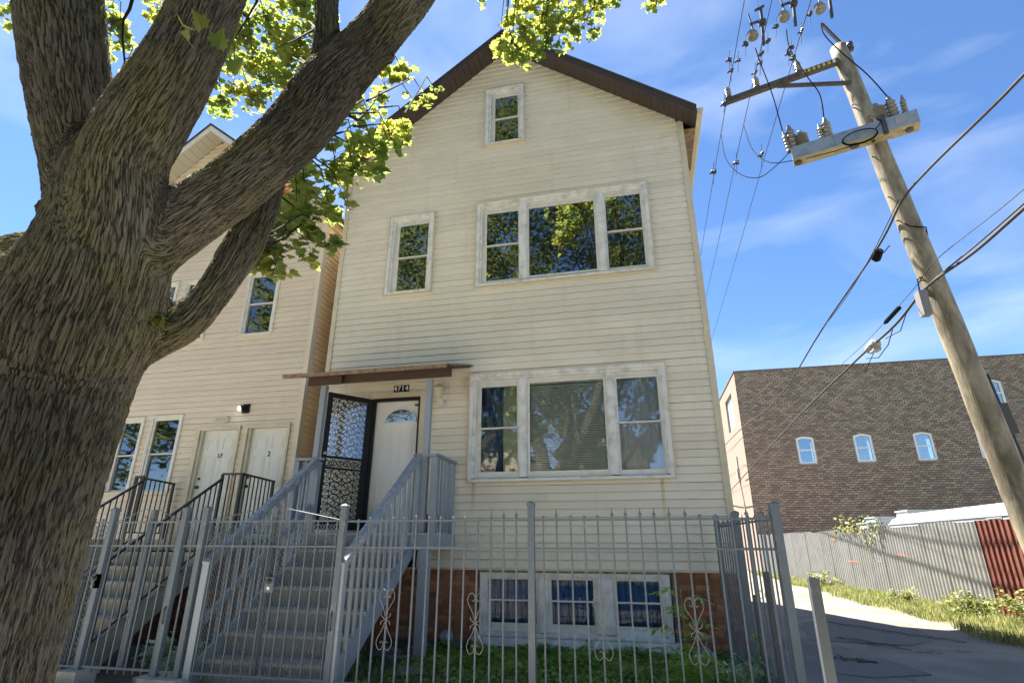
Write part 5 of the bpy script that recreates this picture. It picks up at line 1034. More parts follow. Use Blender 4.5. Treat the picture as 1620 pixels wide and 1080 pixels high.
# hanging coil of cable
mb = MB(); cc = b0+bxd*1.02+nrm*0.22+Vector((0,0,-0.14))
for q in range(2):
    mb.tube([cc+bxd*(0.30+0.012*q)*math.cos(t)+Vector((0,0,1))*(0.15+0.01*q)*math.sin(t)-nrm*0.02*q for t in np.linspace(0,2*PI,28)], 0.011, 5)
mb.tube([cc-bxd*0.28+Vector((0,0,0.06)), cc-bxd*0.42+Vector((0,0,0.20)), pole_at(9.95)+Vector((-0.06,-0.2,0))], 0.011, 5); mb.tube([cc+bxd*0.1+Vector((0,0,-0.16)), cc+bxd*0.5+Vector((0,0,-0.17)), b0+bxd*2.05+Vector((0,-0.1,-0.2))], 0.009, 5)
part('cable_coil', mb, G['cable_black'], sb_, smooth=True)
# small cabinet, riser and dark box lower on the pole
mb = MB(); mb.box(5.20,5.34,10.54,10.72,5.42,5.90); part('cabinet', mb, G['hinge_grey'], up, label='small grey cabinet clamped to the pole')
mb = MB(); mb.tube([(5.34,10.6,6.15),(5.22,10.5,6.10),(5.25,10.6,5.9)], 0.012, 5); mb.tube([Vector((5.27,10.5,7.28)), pole_at(7.25)+Vector((-0.12,-0.22,0)), pole_at(7.2)+Vector((0.14,-0.2,0)), pole_at(7.1)+Vector((0.22,0,0))], 0.014, 5); part('jumper_wire', mb, G['cable_black'], up, smooth=True)
mb = MB(); ra = pole_at(4.0)+Vector((0.27,0.05,0)); mb.obox(pole_at(3.78)+Vector((0.27,0.03,0)), pole_at(3.25)+Vector((0.27,0.03,0)), 0.15, 0.16, (0,1,0)); part('riser_box', mb, G['hardware'], up)
mb = MB(); mb.obox(pole_at(4.3)+Vector((0.22,0.03,0)), pole_at(0.0)+Vector((0.26,0.03,0)), 0.10, 0.10, (0,1,0)); part('riser_guard', mb, G['rail_black'], up)
for z in (10.3, 9.0, 8.0, 7.45, 6.2):
    mb = MB(); mb.tube([pole_at(z)+Vector((-0.24,-0.1,0.02)), pole_at(z)+Vector((0.24,0.05,-0.02))], 0.014, 5); part('through_bolt', mb, G['hardware'], up)
# ------------------------------------------------------------------ wires
def wire(pts, r, mat, label, cat='cable', group=None, n=5, sub=6):
    P_ = [Vector(p) for p in pts]; sm = []
    for i in range(len(P_)-1):
        a, b, c, d = P_[max(i-1,0)], P_[i], P_[i+1], P_[min(i+2,len(P_)-1)]
        for k in range(sub): t = k/sub; sm.append(0.5*((2*b)+(c-a)*t+(2*a-5*b+4*c-d)*t*t+(-a+3*b-3*c+d)*t**3))
    sm.append(P_[-1]); mb = MB(); mb.tube(sm, r, n); loc = tuple(P_[0])
    return single('cable', label, cat, mb, G[mat], loc, group=group, smooth=True)
# three primaries along the alley, over the arm insulators
for k, (x, lab) in enumerate(((2.86,'thin overhead wire over the outer tip of the crossarm'),(3.42,'thin overhead wire over the middle insulator of the crossarm'),(4.22,'thin overhead wire over the insulator nearest the pole'))):
    wire([(x+0.02,-14,12.4),(x,0,12.15),(x,11.3,12.22),(x,22,11.95),(x,34,11.9),(x,60,12.4)], 0.009, 'cable_grey', lab, group='primary wires along the alley', sub=10)
    # knots and splices on each line
    for j, yy in enumerate((9.2, 10.2, 12.9, 15.5)):
        pass
# service cables
Xa = 5.22
wire([(5.22,-9,8.4),(5.22,0,7.25),(5.22,4.5,7.12),(Xa,6.8,7.22),(Xa,9.17,7.57),(Xa,10.3,7.64),(Xa,11.7,7.39),(Xa,15.8,7.16),(Xa,21.8,6.70),(Xa,30.6,7.18),(Xa,38.0,7.4)], 0.022, 'cable_grey', 'thick grey cable passing the pole at its upper clamp and running to the brick building')
wire([(5.16,10.25,7.66),(5.12,11.7,7.30),(5.14,13.5,7.12),(5.2,15.6,7.14)], 0.009, 'cable_grey', 'thin cable sagging beside the thick upper cable left of the pole')
wire([(5.4,-9,6.9),(5.4,0,6.0),(5.4,4.8,5.84),(5.4,7.84,5.846),(5.4,9.12,5.86),(5.4,10.66,5.98),(5.4,12.18,5.82),(5.4,14.66,5.80),(5.4,21.48,5.60),(5.6,36.49,5.0),(5.9,44,4.9)], 0.026, 'cable_grey', 'thick bundled cable fixed to the left side of the pole at mid height')
wire([(5.46,7.6,5.95),(5.46,9.1,5.98),(5.44,10.3,6.02),(5.41,10.9,5.98)], 0.014, 'cable_grey', 'short cable twisted over the thick bundle right of the pole')
wire([(5.4,-9,7.0),(5.4,0,6.2),(5.4,5,6.05),(5.4,7.74,6.08),(5.4,10.14,6.27),(5.4,11.25,6.14),(5.4,14.57,6.0),(5.4,21,6.2),(5.4,30,6.9),(5.8,38,7.2)], 0.007, 'cable_grey', 'thin wire just above the thick bundled cable')
# splice closures hanging on the cables
mb = MB(); mb.lathe((5.4,13.15,5.80),[(0.03,0),(0.10,0.04),(0.13,0.12),(0.12,0.42),(0.06,0.50)],10,(0,1,-0.06)); mb.box(5.32,5.48,13.2,13.42,5.64,5.74)
single('splice_box','grey splice box hanging on the thick cable left of the pole','cable box',mb,G['grey_box'],(5.4,13.3,5.8))
mb = MB(); mb.tube([(5.4,12.3,5.78),(5.38,12.6,5.55),(5.38,13.2,5.45),(5.4,13.9,5.66)],0.010,5); mb.tube([(5.4,11.5,5.9),(5.36,11.9,5.6),(5.4,12.7,5.72)],0.009,5); mb.tube([(5.4,13.4,5.66),(5.42,14.2,5.40),(5.4,15.2,5.70)],0.009,5)
single('cable_loop','slack black loops below the grey splice box','cable',mb,G['cable_black'],(5.4,13.0,5.6),smooth=True)
mb = MB(); mb.lathe((5.21,11.55,7.30),[(0.03,0),(0.085,0.03),(0.09,0.26),(0.05,0.30)],8,(0,1,-0.35)); mb.tube([(5.2,11.55,7.3),(5.2,11.4,7.15),(5.25,11.2,7.2)],0.01,5)
single('splice_box','small black box hanging where the upper cable nears the pole','cable box',mb,G['cable_black'],(5.21,11.6,7.3))
mb = MB(); mb.lathe((5.40,11.75,6.07),[(0.012,0),(0.045,0.05),(0.045,0.75),(0.012,0.85)],8,(0,1,-0.05)); single('wire_grip','dark sleeve on the thin wire left of the pole','cable fitting',mb,G['cable_black'],(5.4,11.8,6.07))
# cutouts hung from the overhead lines, with leads down to the box
def cutout(c, lab):
    t = thing('fuse_cutout', lab, 'fuse', tuple(c), 'fuse cutouts hanging above the crossarm'); c = Vector(c)
    mb = MB(); mb.tube([c+Vector((-0.14,0,0.75)), c+Vector((-0.10,0,0.35)), c+Vector((-0.12,0,0.1))],0.02,5); part('hanger', mb, G['hardware'], t)
    mb = MB(); mb.lathe(c+Vector((-0.12,0,0.0)),[(0.03,-0.02),(0.12,0.02),(0.13,0.08),(0.09,0.13),(0.11,0.18),(0.05,0.24)],12,(-0.1,0.2,1)); part('insulator', mb, G['porcelain'], t)
    mb = MB(); mb.obox(c+Vector((0.06,0,-0.28)), c+Vector((0.16,0,0.85)),0.055,0.055,(0,1,0)); part('fuse_tube', mb, G['hardware'], t)
    mb = MB(); mb.obox(c+Vector((-0.15,0,0.42)), c+Vector((0.20,0,0.50)),0.05,0.04); mb.box(c.x+0.05,c.x+0.2,c.y-0.06,c.y+0.06,c.z+0.35,c.z+0.44); part('contact', mb, G['hardware'], t); mb = MB(); mb.obox(c+Vector((0.02,0,0.82)),c+Vector((0.24,0.0,0.92)),0.05,0.04); part('contact', mb, G['hardware'], t)
    mb = MB(); mb.tube([c+Vector((0.12,0,0.85)), c+Vector((0.05,-0.3,1.5)), c+Vector((0,-0.6,2.4))],0.006,4); part('drop_wire', mb, G['cable_grey'], t)
def SY(px, py, Y): d = S(px,py,1)-EYE; return EYE+d*(Y/d.y)
C1 = SY(1201,58,10.6); C2 = SY(1251,28,10.6); C3 = SY(1308,15,10.6)
cutout(C1,'leftmost hanging fuse cutout above the crossarm'); cutout(C2,'middle hanging fuse cutout above the crossarm'); cutout(C3,'rightmost hanging fuse cutout, above the pole top')
t1, t4, t7 = tops[7], tops[3], tops[1]
wire([SY(1195,76,10.6), SY(1203,100,10.7), SY(1222,150,10.9), t1], 0.013, 'cable_black', 'black lead from the leftmost cutout down to the far end of the switch box')
wire([SY(1244,47,10.6), SY(1250,78,10.6), SY(1276,120,10.5), SY(1297,150,10.5), t4], 0.013, 'cable_black', 'black lead from the middle cutout down to the middle of the switch box')
wire([SY(1299,36,10.4), SY(1304,55,10.4), SY(1330,82,10.35), SY(1372,118,10.3), t7], 0.013, 'cable_black', 'black lead from the right cutout curving past the pole top')
wire([(2.86,13.2,12.19), SY(1148,250,12.4), SY(1170,275,11.9), SY(1200,281,11.5), SY(1228,262,11.2), b1+Vector((0,-0.05,0.16))], 0.010, 'cable_black', 'lower slack loop of wire left of the switch box')
wire([(3.42,13.0,12.19), SY(1188,232,12.2), SY(1205,251,11.6), SY(1225,258,11.2), b1+Vector((0,-0.05,-0.12))], 0.010, 'cable_black', 'upper slack loop of wire left of the switch box')
for k, (px, py, yy) in enumerate(((1154,95,11.3),(1157,112,11.3),(1146,165,11.4),(1168,96,11.3),(1205,85,11.2),(1203,100,11.2),(1215,65,11.2),(1252,75,11.1),(1248,85,11.1),(1268,50,11.1),(1129,272,12),(1165,258,12),(1205,245,12),(1195,115,11.3),(1255,92,11.2),(1282,22,11),(1228,42,11),(1180,70,11.2))):
    c = SY(px, py, yy); mb = MB(); r_ = random.uniform(0.035,0.06)
    mb.lathe(c, [(r_*0.6,-0.07),(r_,-0.03),(r_*0.7,0.0),(r_,0.03),(r_*0.3,0.09)], 6, (random.uniform(-1,1),random.uniform(-1,1),1)); mb.obox(c+Vector((-0.09,0,-0.05)), c+Vector((0.07,0.05,0.10)),0.025,0.03)
    mb.tube([c+Vector((0,0,0.05)), c+Vector((0.04,0,0.30))],0.008,4); mb.tube([c, c+Vector((-0.03,0.1,-0.28))],0.008,4)
    single('line_clamp', 'tiny dark clamp on the bare wires round the crossarm of the pole', 'clamp', mb, G['hardware'], tuple(c), group='small line clamps around the crossarm')

# ------------------------------------------------------------------ the big maple
def skel(pts):                                       # (px,py,perp width px,depth) -> points and radii
    return [(S(a,b,d), w_*d/FP/2) for a,b,w_,d in pts]
T0 = S(88,600,2.82); base = Vector((T0.x, T0.y, 0))
trunk_line = [(base+Vector((0,0,-0.15)),0.52),(base+Vector((0,0,0.12)),0.42),(base+Vector((0,0,0.5)),0.34),(base+Vector((0,0,1.0)),0.312),(base+Vector((0,0,1.7)),0.318),(T0,0.350),(S(122,500,2.82),0.375),(S(150,430,2.82),0.345),(S(158,370,2.84),0.27),(S(160,300,2.86),0.20),(S(165,230,2.88),0.14)]
limbs = [trunk_line,
  skel([(62,680,140,2.80),(100,540,160,2.84),(120,440,155,2.86),(140,350,116,2.88),(130,270,106,2.92),(119,200,112,2.95),(104,100,117,3.0),(94,0,119,3.1),(84,-120,112,3.3),(70,-300,95,3.8),(40,-560,70,4.6)]),
  skel([(62,700,140,2.78),(112,570,165,2.79),(165,440,165,2.79),(186,340,138,2.78),(193,262,122,2.78),(226,196,122,2.80),(268,130,112,2.84),(300,70,103,2.9),(334,-10,96,3.0),(390,-130,84,3.3),(470,-330,66,3.9)]),
  skel([(72,650,140,2.80),(140,500,165,2.83),(200,414,124,2.84),(257,374,98,2.88),(330,322,94,2.95),(378,288,93,3.0),(437,236,92,3.1),(478,195,95,3.2),(517,140,93,3.3),(560,97,80,3.4),(607,42,74,3.5),(642,-5,78,3.6),(720,-110,66,3.9),(860,-280,48,4.6)]),
  skel([(512,150,60,3.32),(512,100,46,3.36),(516,60,38,3.4),(518,0,36,3.5),(512,-120,30,3.7),(480,-300,24,4.2)]),
  skel([(146,585,80,2.9),(214,548,72,3.0),(287,514,62,3.05),(328,474,53,3.1),(352,441,54,3.15),(385,388,59,3.25),(412,335,50,3.35),(430,285,42,3.45),(450,220,34,3.6)]),
  skel([(125,440,110,2.95),(60,412,92,3.05),(0,420,88,3.15),(-90,400,90,3.4),(-260,330,70,4.0)]),
  skel([(60,600,120,2.75),(10,530,112,2.70),(-30,470,104,2.66),(-75,380,92,2.6),(-150,220,80,2.6),(-260,20,60,2.7)]),
]
fine = []
maple = thing('maple_tree', 'huge dark-barked maple with spreading limbs filling the left side', 'tree', tuple(base))
mb = MB()
for L in limbs:
    P_ = [p for p, r in L]; r_ = [r for p, r in L]; sm = []; rs = []
    for i in range(len(P_)-1):
        a, b, c, d = P_[max(i-1,0)], P_[i], P_[i+1], P_[min(i+2,len(P_)-1)]
        for k in range(5): t = k/5; sm.append(0.5*((2*b)+(c-a)*t+(2*a-5*b+4*c-d)*t*t+(-a+3*b-3*c+d)*t**3)); rs.append(r_[i]+(r_[i+1]-r_[i])*t)
    sm.append(P_[-1]); rs.append(r_[-1]); mb.tube(sm, rs, 20); fine.append(list(zip(sm, rs)))
# burrs and branch collars
for px, py, r, d in ((617,92,12,3.42),(405,382,13,3.24),(255,300,18,2.85),(300,100,10,2.80),(75,330,20,2.95),(262,500,14,2.98)):
    c = S(px,py,d); rr = r*d/FP; mb.lathe(c-Vector((0,0,rr)), [(rr*math.sin(t), rr*(1-math.cos(t))) for t in np.linspace(0.1,PI-0.1,7)], 12)
me = mesh_of('wood', mb, G['maple_bark']); tmp = bpy.data.objects.new('tmp', me); COL.objects.link(tmp)
md = tmp.modifiers.new('r','REMESH'); md.mode = 'VOXEL'; md.voxel_size = 0.026
md = tmp.modifiers.new('s','SMOOTH'); md.factor = 0.5; md.iterations = 12
md = tmp.modifiers.new('u','SUBSURF'); md.levels = 2; md.render_levels = 2
dg = bpy.context.evaluated_depsgraph_get(); me2 = bpy.data.meshes.new_from_object(tmp.evaluated_get(dg)); bpy.data.objects.remove(tmp)
nv = len(me2.vertices); V = np.empty(nv*3); me2.vertices.foreach_get('co', V); V = V.reshape(-1,3)
NL = len(fine); RR = np.full((NL,nv), 1e9); BL = np.zeros((NL,nv,3))
def frames(L):                                       # axis frames of one limb, carried along without twist
    out_ = []; u = np.cross((0,0,1.0), (0.3,1,0.1)); run = 0
    for (p, r0), (q, r1) in zip(L[:-1], L[1:]):
        p_, q_ = np.array(p), np.array(q); d = q_-p_; ln = np.linalg.norm(d)
        if ln < 1e-6: continue
        d = d/ln; u = u-d*u.dot(d); u = u/np.linalg.norm(u); out_.append((p_,q_,d,ln,u,np.cross(d,u),run,r0,r1)); run += ln
    return out_
TF = frames(fine[0])
def tcoord(P):
    best_ = None
    for (p_, q_, d, ln, u, v, run, r0, r1) in TF:
        rel = P-p_; t = min(max(rel@d, 0), ln); rad = rel-d*(rel@d); e = np.linalg.norm(P-p_-d*t)
        if best_ is None or e < best_[0]: un = rad/np.linalg.norm(rad)*0.36; best_ = (e, un@u, un@v, run+rel@d)
    return best_[1:]
for li, L in enumerate(fine):
    FRM = frames(L); kf = {0:0,1:13,2:10,3:8}.get(li, 5); fk = FRM[min(kf, len(FRM)-1)]
    a_ = fk[0]-np.array(base); cu, cv, off_ = a_@FRM[0][4], a_@FRM[0][5], a_[2]-fk[6]; zf = a_[2]; Rr = fk[7] if li else 0.36
    if li == 0: cu = cv = 0.0; off_ = 0.0
    else:                                            # the face turned to the street runs on from the trunk's furrows
        w_ = np.array(EYE)-fk[0]; w_ = w_-fk[2]*(w_@fk[2]); w_ /= np.linalg.norm(w_); tc_ = tcoord(fk[0]+w_*fk[7])
        cu, cv, off_ = tc_[0]-(w_@fk[4])*Rr, tc_[1]-(w_@fk[5])*Rr, tc_[2]-fk[6]; zf = tc_[2]
    for (p_, q_, d, ln, u, v, run, r0, r1) in FRM:
        run = run+off_
        sel = np.nonzero(np.abs(V-(p_+q_)/2).max(1) < (ln+3.0*max(r0,r1)))[0]; rel = V[sel]-p_; tr_ = rel@d; t = np.clip(tr_, 0, ln); rad = rel-np.outer(t, d)
        rr = np.linalg.norm(rad, axis=1)/(r0+(r1-r0)*t/ln)+np.maximum(0,tr_-ln)*2+np.maximum(0,-tr_)*2
        if li: rr = rr+4.0*np.maximum(0, zf-0.05-(run+tr_))
        m_ = rr < RR[li,sel]; sm_ = sel[m_]; RR[li,sm_] = rr[m_]
        un = rad[m_]/np.maximum(np.linalg.norm(rad[m_],axis=1,keepdims=True),1e-4)*Rr; BL[li,sm_,0] = un@u+cu; BL[li,sm_,1] = un@v+cv; BL[li,sm_,2] = (run+tr_[m_])*0.115
u_ = np.cross((0,0,1.0), (0.3,1,0.1)); u_ /= np.linalg.norm(u_); v_ = np.cross((0,0,1.0), u_); W_ = V-np.array(base)
wt = np.exp(-14.0*np.clip(RR-RR.min(0), 0, 8)); wt /= wt.sum(0); BC = (BL*wt[:,:,None]).sum(0)
at = me2.attributes.new('barkco','FLOAT_VECTOR','POINT'); at.data.foreach_set('vector', BC.ravel())
V2 = V-np.array(base); me2.vertices.foreach_set('co', V2.ravel()); me2.polygons.foreach_set('use_smooth', [True]*len(me2.polygons)); me2.materials.clear(); me2.materials.append(G['maple_bark'])
me2.name = 'trunk'; tk = bpy.data.objects.new('trunk', me2); COL.objects.link(tk); tk.parent = maple; ORG['trunk'] = base
# torn branch wood at the left edge, a small scar higher up
mb = MB(); mb.add([S(232,508,2.93),S(262,489,2.95),S(282,482,2.97),S(276,494,2.96),S(250,503,2.93)], [(0,1,4),(1,2,3,4)]); part('torn_wood', mb, G['torn_wood'], maple)

# leaves -----------------------------------------------------------
def leafpoly(sz, fold=0.18):
    o_ = [(0,0.0),(0.10,0.06),(0.30,-0.02),(0.33,0.17),(0.50,0.30),(0.36,0.42),(0.46,0.62),(0.24,0.58),(0.16,0.74),(0.0,1.0)]
    pts = o_+[(-x,y) for x,y in o_[-2:0:-1]]
    v = [(0,0.38*sz,0)]+[(x*sz, y*sz, abs(x)*fold*sz-(y-0.4)**2*0.15*sz) for x,y in pts]; n = len(pts)
    return v, [(0,1+i,1+(i+1) % n) for i in range(n)]
LV, LF = leafpoly(1.0); LV = np.array(LV); LF = np.array(LF)
SV = np.array([(0,0,0),(0.42,0.12,0.08),(0.34,0.55,0.06),(0,1,-0.05),(-0.34,0.55,0.06),(-0.42,0.12,0.08),(0,0.45,0)]); SF = np.array([(6,0,1),(6,1,2),(6,2,3),(6,3,4),(6,4,5),(6,5,0)])
def rotmats(nrm, az):
    n = nrm/np.linalg.norm(nrm,axis=1,keepdims=True); t = np.stack([np.cos(az),np.sin(az),np.zeros_like(az)],1); t = t-n*(t*n).sum(1,keepdims=True); t /= np.linalg.norm(t,axis=1,keepdims=True)
    s = np.cross(t,n); return np.stack([s,t,n],2)
def leafmesh(name, pos, size, tilt, mat, parent=None, simple=False, droop=0.0, pshape=None):
    n = len(pos); BV, BF = (SV,SF) if simple else (LV,LF)
    if pshape is not None: BV, BF = pshape
    nr = np.stack([rng.normal(0,tilt,n),rng.normal(0,tilt,n),np.ones(n)],1); Rm = rotmats(nr, rng.uniform(0,2*PI,n)); sz = size*rng.uniform(0.5,1.25,n)
    vv = np.einsum('nij,kj->nki', Rm, BV)*sz[:,None,None]; vv[:,:,2] -= droop*np.abs(vv[:,:,0:2]).sum(2); vv = vv+pos[:,None,:]
    ff = (BF[None]+(np.arange(n)*len(BV))[:,None,None]).reshape(-1,BF.shape[1]); vv = vv.reshape(-1,3)
    me = bpy.data.meshes.new(name); off = np.array(ORG[parent.name]) if parent is not None else 0
    me.vertices.add(len(vv)); me.vertices.foreach_set('co', (vv-off).ravel()); k = BF.shape[1]
    me.loops.add(len(ff)*k); me.loops.foreach_set('vertex_index', ff.ravel().astype(np.int32)); me.polygons.add(len(ff))
    me.polygons.foreach_set('loop_start', np.arange(len(ff))*k); me.update(calc_edges=True); me.materials.append(mat)
    o = bpy.data.objects.new(name, me); COL.objects.link(o)
    if parent is not None: o.parent = parent; ORG[o.name] = Vector(off)
    return o
# in-frame clusters: px, py, radius px, depth, leaves, anchor (px,py,depth) the twig grows from, leaf size
CL = [(455,365,50,5.0,75,(412,380,3.3),0.13),(430,400,35,4.9,60,(412,380,3.3),0.13),(490,385,32,5.1,50,(412,380,3.3),0.13),(408,418,14,4.8,16,(412,380,3.3),0.13),(438,428,14,4.8,16,(412,380,3.3),0.13),(505,350,25,5.3,22,(412,380,3.3),0.13),
      (480,290,55,5.6,95,(470,210,3.3),0.125),(530,255,55,5.8,110,(500,200,3.3),0.125),(560,225,30,6.0,40,(520,190,3.3),0.125),(520,320,28,5.8,40,(470,230,3.3),0.125),(548,322,10,5.6,5,(470,230,3.3),0.125),(470,330,22,5.6,30,(450,240,3.2),0.125),
      (585,185,42,6.4,60,(540,180,3.4),0.12),(620,215,26,6.5,34,(540,180,3.4),0.12),(610,140,34,6.6,50,(560,130,3.4),0.12),(640,120,20,6.8,20,(580,110,3.4),0.12),(655,160,20,6.7,10,(580,160,3.4),0.12),(590,235,26,6.3,36,(540,180,3.4),0.12),(686,138,8,6.8,5,(640,180,3.4),0.12),(618,232,16,6.4,16,(560,200,3.4),0.12),(672,152,12,6.8,6,(600,150,3.4),0.12),(640,205,12,6.6,10,(600,170,3.4),0.12),(560,270,16,6.0,22,(520,210,3.3),0.12),
      (420,30,60,7.5,230,(340,-10,3.2),0.125),(470,70,50,7.8,200,(516,60,3.5),0.125),(400,90,50,7.6,190,(340,-10,3.2),0.125),(440,130,38,7.9,100,(500,110,3.6),0.125),(370,150,34,7.6,90,(340,-10,3.2),0.12),(350,170,20,7.6,34,(300,70,3.2),0.12),(400,165,24,7.6,40,(300,70,3.2),0.12),(480,15,34,8,120,(516,0,3.6),0.125),(385,60,26,7.2,70,(340,-10,3.2),0.125),(455,128,16,7.4,30,(500,110,3.6),0.125),(500,30,20,8,40,(516,0,3.6),0.125),(350,70,25,7.4,60,(340,-10,3.2),0.125),
      (248,14,24,7.6,70,(300,-40,3.4),0.12),(262,36,14,7.6,26,(300,-40,3.4),0.12),
      (178,30,22,7.8,70,(140,-30,3.6),0.12),(190,62,16,7.8,34,(150,-30,3.6),0.12),(172,82,10,7.8,14,(150,0,3.6),0.12),(28,42,16,7.8,40,(60,-30,3.8),0.12),(14,10,10,7.8,14,(60,-30,3.8),0.12),(193,118,7,7.5,7,(215,90,3.4),0.12),(176,146,8,7.5,7,(215,90,3.4),0.12),(35,8,12,7.9,14,(60,-30,3.8),0.12),
      (810,85,30,8.4,90,(820,-60,6.5),0.125),(790,70,18,8.4,26,(805,-60,6.5),0.125),(830,60,34,8.6,90,(820,-60,6.5),0.125),(860,30,40,8.8,150,(860,-60,6.5),0.125),(815,20,26,8.6,50,(820,-60,6.5),0.125),(900,35,30,8.9,80,(900,-60,6.5),0.125),(925,45,20,8.9,34,(920,-60,6.5),0.125),(870,65,22,8.7,34,(860,-60,6.5),0.125),(950,15,24,9,50,(940,-60,6.5),0.125),(970,3,14,9,22,(940,-60,6.5),0.125),(845,5,40,8.8,120,(850,-60,6.5),0.125),(905,5,34,9,90,(900,-60,6.5),0.125),(800,48,10,8.6,10,(805,-60,6.5),0.125),(863,80,14,8.6,10,(870,-60,6.5),0.125),
      (1027,3,12,7.5,14,(1010,-60,6.5),0.125),(1040,8,8,7.5,5,(1020,-60,6.5),0.125),(885,70,8,8.6,6,(880,-60,6.5),0.125),(937,58,8,8.6,6,(930,-60,6.5),0.125),(765,2,12,8.6,8,(780,-60,6.5),0.125),
      (245,505,14,2.85,8,(285,515,3.0),0.055),(262,500,10,2.86,5,(285,515,3.0),0.055)]
tw = MB(); near = []; far = []
for (px,py,r,d,n,an,sz) in CL:
    c = S(px,py,d); rr = r*d/FP; n = int(n*1.5)
    # leaves gather on sprays within the cluster
    k = max(3, n//11); cen = [c+Vector((random.gauss(0,1),random.gauss(0,1),random.gauss(0,1)))*rr*0.48 for _ in range(k)]
    a = S(*an)
    if rr < 0.3: mid = a.lerp(c,0.5)
    mid = a.lerp(c,0.55)+Vector((0,0,0.10*(c-a).length*0.6)); tw.tube([a, mid, c], [0.008 if d > 3 else 0.005,0.005 if d > 3 else 0.004,0.0025], 5)
    for q in cen: tw.tube([c.lerp(mid, random.uniform(0,0.35)), c.lerp(q,0.6)+Vector((0,0,0.02)), q], [0.0026,0.002,0.0012], 4)
    for i in range(n):
        q = random.choice(cen); p = q+Vector((random.gauss(0,1),random.gauss(0,1),random.gauss(0,0.7)))*max(rr*0.17, 0.05 if sz > 0.1 else 0.02)
        if (p-c).length > rr*1.45: p = c+(p-c)*0.6
        (near if (py > 240 and px < 560) or sz < 0.1 else far).append((p, sz))
part('twig', tw, G['twig'], maple)
# big hand-placed branches seen against the sky
def branch(pts, r0, r1, name='branch'):
    mb = MB(); n = len(pts); mb.tube([S(*p) for p in pts], [r0+(r1-r0)*i/(n-1) for i in range(n)], 7); return part(name, mb, G['twig'], maple, smooth=True)
branch([(412,380,3.28),(430,386,3.9),(455,372,4.5),(480,352,5.0),(500,325,5.5)], 0.016, 0.004)
branch([(420,395,4.2),(410,392,4.6),(400,385,4.8)], 0.006, 0.003)
branch([(212,-10,4.4),(205,15,4.4),(195,32,4.4),(194,60,4.4),(197,95,4.4),(199,112,4.4)], 0.014, 0.006); branch([(195,30,4.4),(175,36,5.2),(160,42,6.0)], 0.008, 0.004)
branch([(540,175,3.4),(565,190,4.4),(585,172,5.4),(600,150,6.2)], 0.013, 0.005); branch([(520,215,3.3),(545,208,4.5),(560,195,5.6)], 0.01, 0.004)
branch([(345,-10,4.0),(395,30,5.5),(410,5,6.5)], 0.014, 0.008); branch([(502,5,3.5),(500,45,4.8),(470,62,6.0),(440,75,7.2)], 0.014, 0.005); branch([(372,60,6.6),(385,40,6.6),(405,5,6.8),(415,-20,7)], 0.006, 0.016)
branch([(804,-60,6.8),(804,5,7.8),(802,30,8.3),(788,42,8.4)], 0.016, 0.005); branch([(802,30,8.3),(808,55,8.4),(812,80,8.4)], 0.007, 0.003); branch([(950,-60,7),(940,10,8.6),(915,50,8.9)], 0.014, 0.004); branch([(870,-60,7),(868,15,8.6),(850,50,8.7)], 0.014, 0.004)
branch([(430,300,3.5),(470,330,5.3),(500,345,5.4)], 0.010, 0.004)
ln = [p for p, s_ in near if s_ > 0.1]
random.shuffle(ln); single_leaves = ln[:296]; rest = ln[296:]+[p for p, s_ in far]
lm = []
for k in range(5):
    v_, f_ = leafpoly(0.115*(0.8+0.1*k), 0.10+0.09*k); mb = MB(); mb.add(v_, f_); lm.append(mesh_of('leaf', mb, G['maple_leaf']))
aut = mesh_of('leaf', MB().add(*leafpoly(0.12,0.2)), G['autumn_leaf'])
for i, p in enumerate(single_leaves):
    nr = Vector((random.gauss(0,0.42), random.gauss(0,0.42)-0.12, 1)).normalized(); az = random.uniform(0,2*PI)
    q = nr.to_track_quat('Z','Y').to_euler(); q2 = (Matrix.Rotation(0,3,'Z')).to_euler()
    m3 = nr.to_track_quat('Z','Y').to_matrix() @ Matrix.Rotation(az,3,'Z')
    inst('leaf', random.choice(lm), maple, p, m3.to_euler())
for (px,py,d) in ((440,312,3.9),(437,302,4.0)): inst('leaf', aut, maple, S(px,py,d), (0.6,0.3,random.uniform(0,6)))
# three soft big leaves on the second limb
for (px,py,d,rz) in ((290,42,2.62,1.2),(300,68,2.62,2.0),(345,78,2.62,4.2),(368,118,2.62,4.6),(320,48,2.64,3.0)):
    inst('leaf', lm[4], maple, S(px,py,d), (0.9,0.2,rz), (0.72,0.72,0.72))
leafmesh('foliage', np.array([tuple(p) for p in rest]), 0.098, 0.42, G['maple_leaf'], maple)['kind'] = 'stuff'
small = [p for p, s_ in near if s_ < 0.1]
if small: leafmesh('sprout_leaves', np.array([tuple(p) for p in small]), 0.05, 0.8, G['maple_leaf'], maple)['kind'] = 'stuff'
# the rest of the crown, above and behind the camera
def crown(center, radii, n, size, keep, clump=900):
    C0 = rng.normal(0,1,(clump,3)); C0 /= np.linalg.norm(C0,axis=1,keepdims=True); C0 *= (rng.uniform(0.35,1,clump)**0.5)[:,None]; C0 = C0*np.array(radii)+np.array(center)
    out_ = []; idx = rng.integers(0,clump,n); P0 = C0[idx]+rng.normal(0,0.28,(n,3))
    for p in P0:
        if keep(Vector(p)): out_.append(p)
    return np.array(out_)
cp = crown((-4.4,-0.6,12.4), (6.3,4.5,6.6), 72000, 0.15, lambda p: (not inview(p,60)) and p.z > 4.5 and (p-EYE).length > 3 and p.x < 1.0+0.1*p.z*0)
leafmesh('crown', cp, 0.12, 0.6, G['crown_leaf'], maple, simple=True)['kind'] = 'stuff'

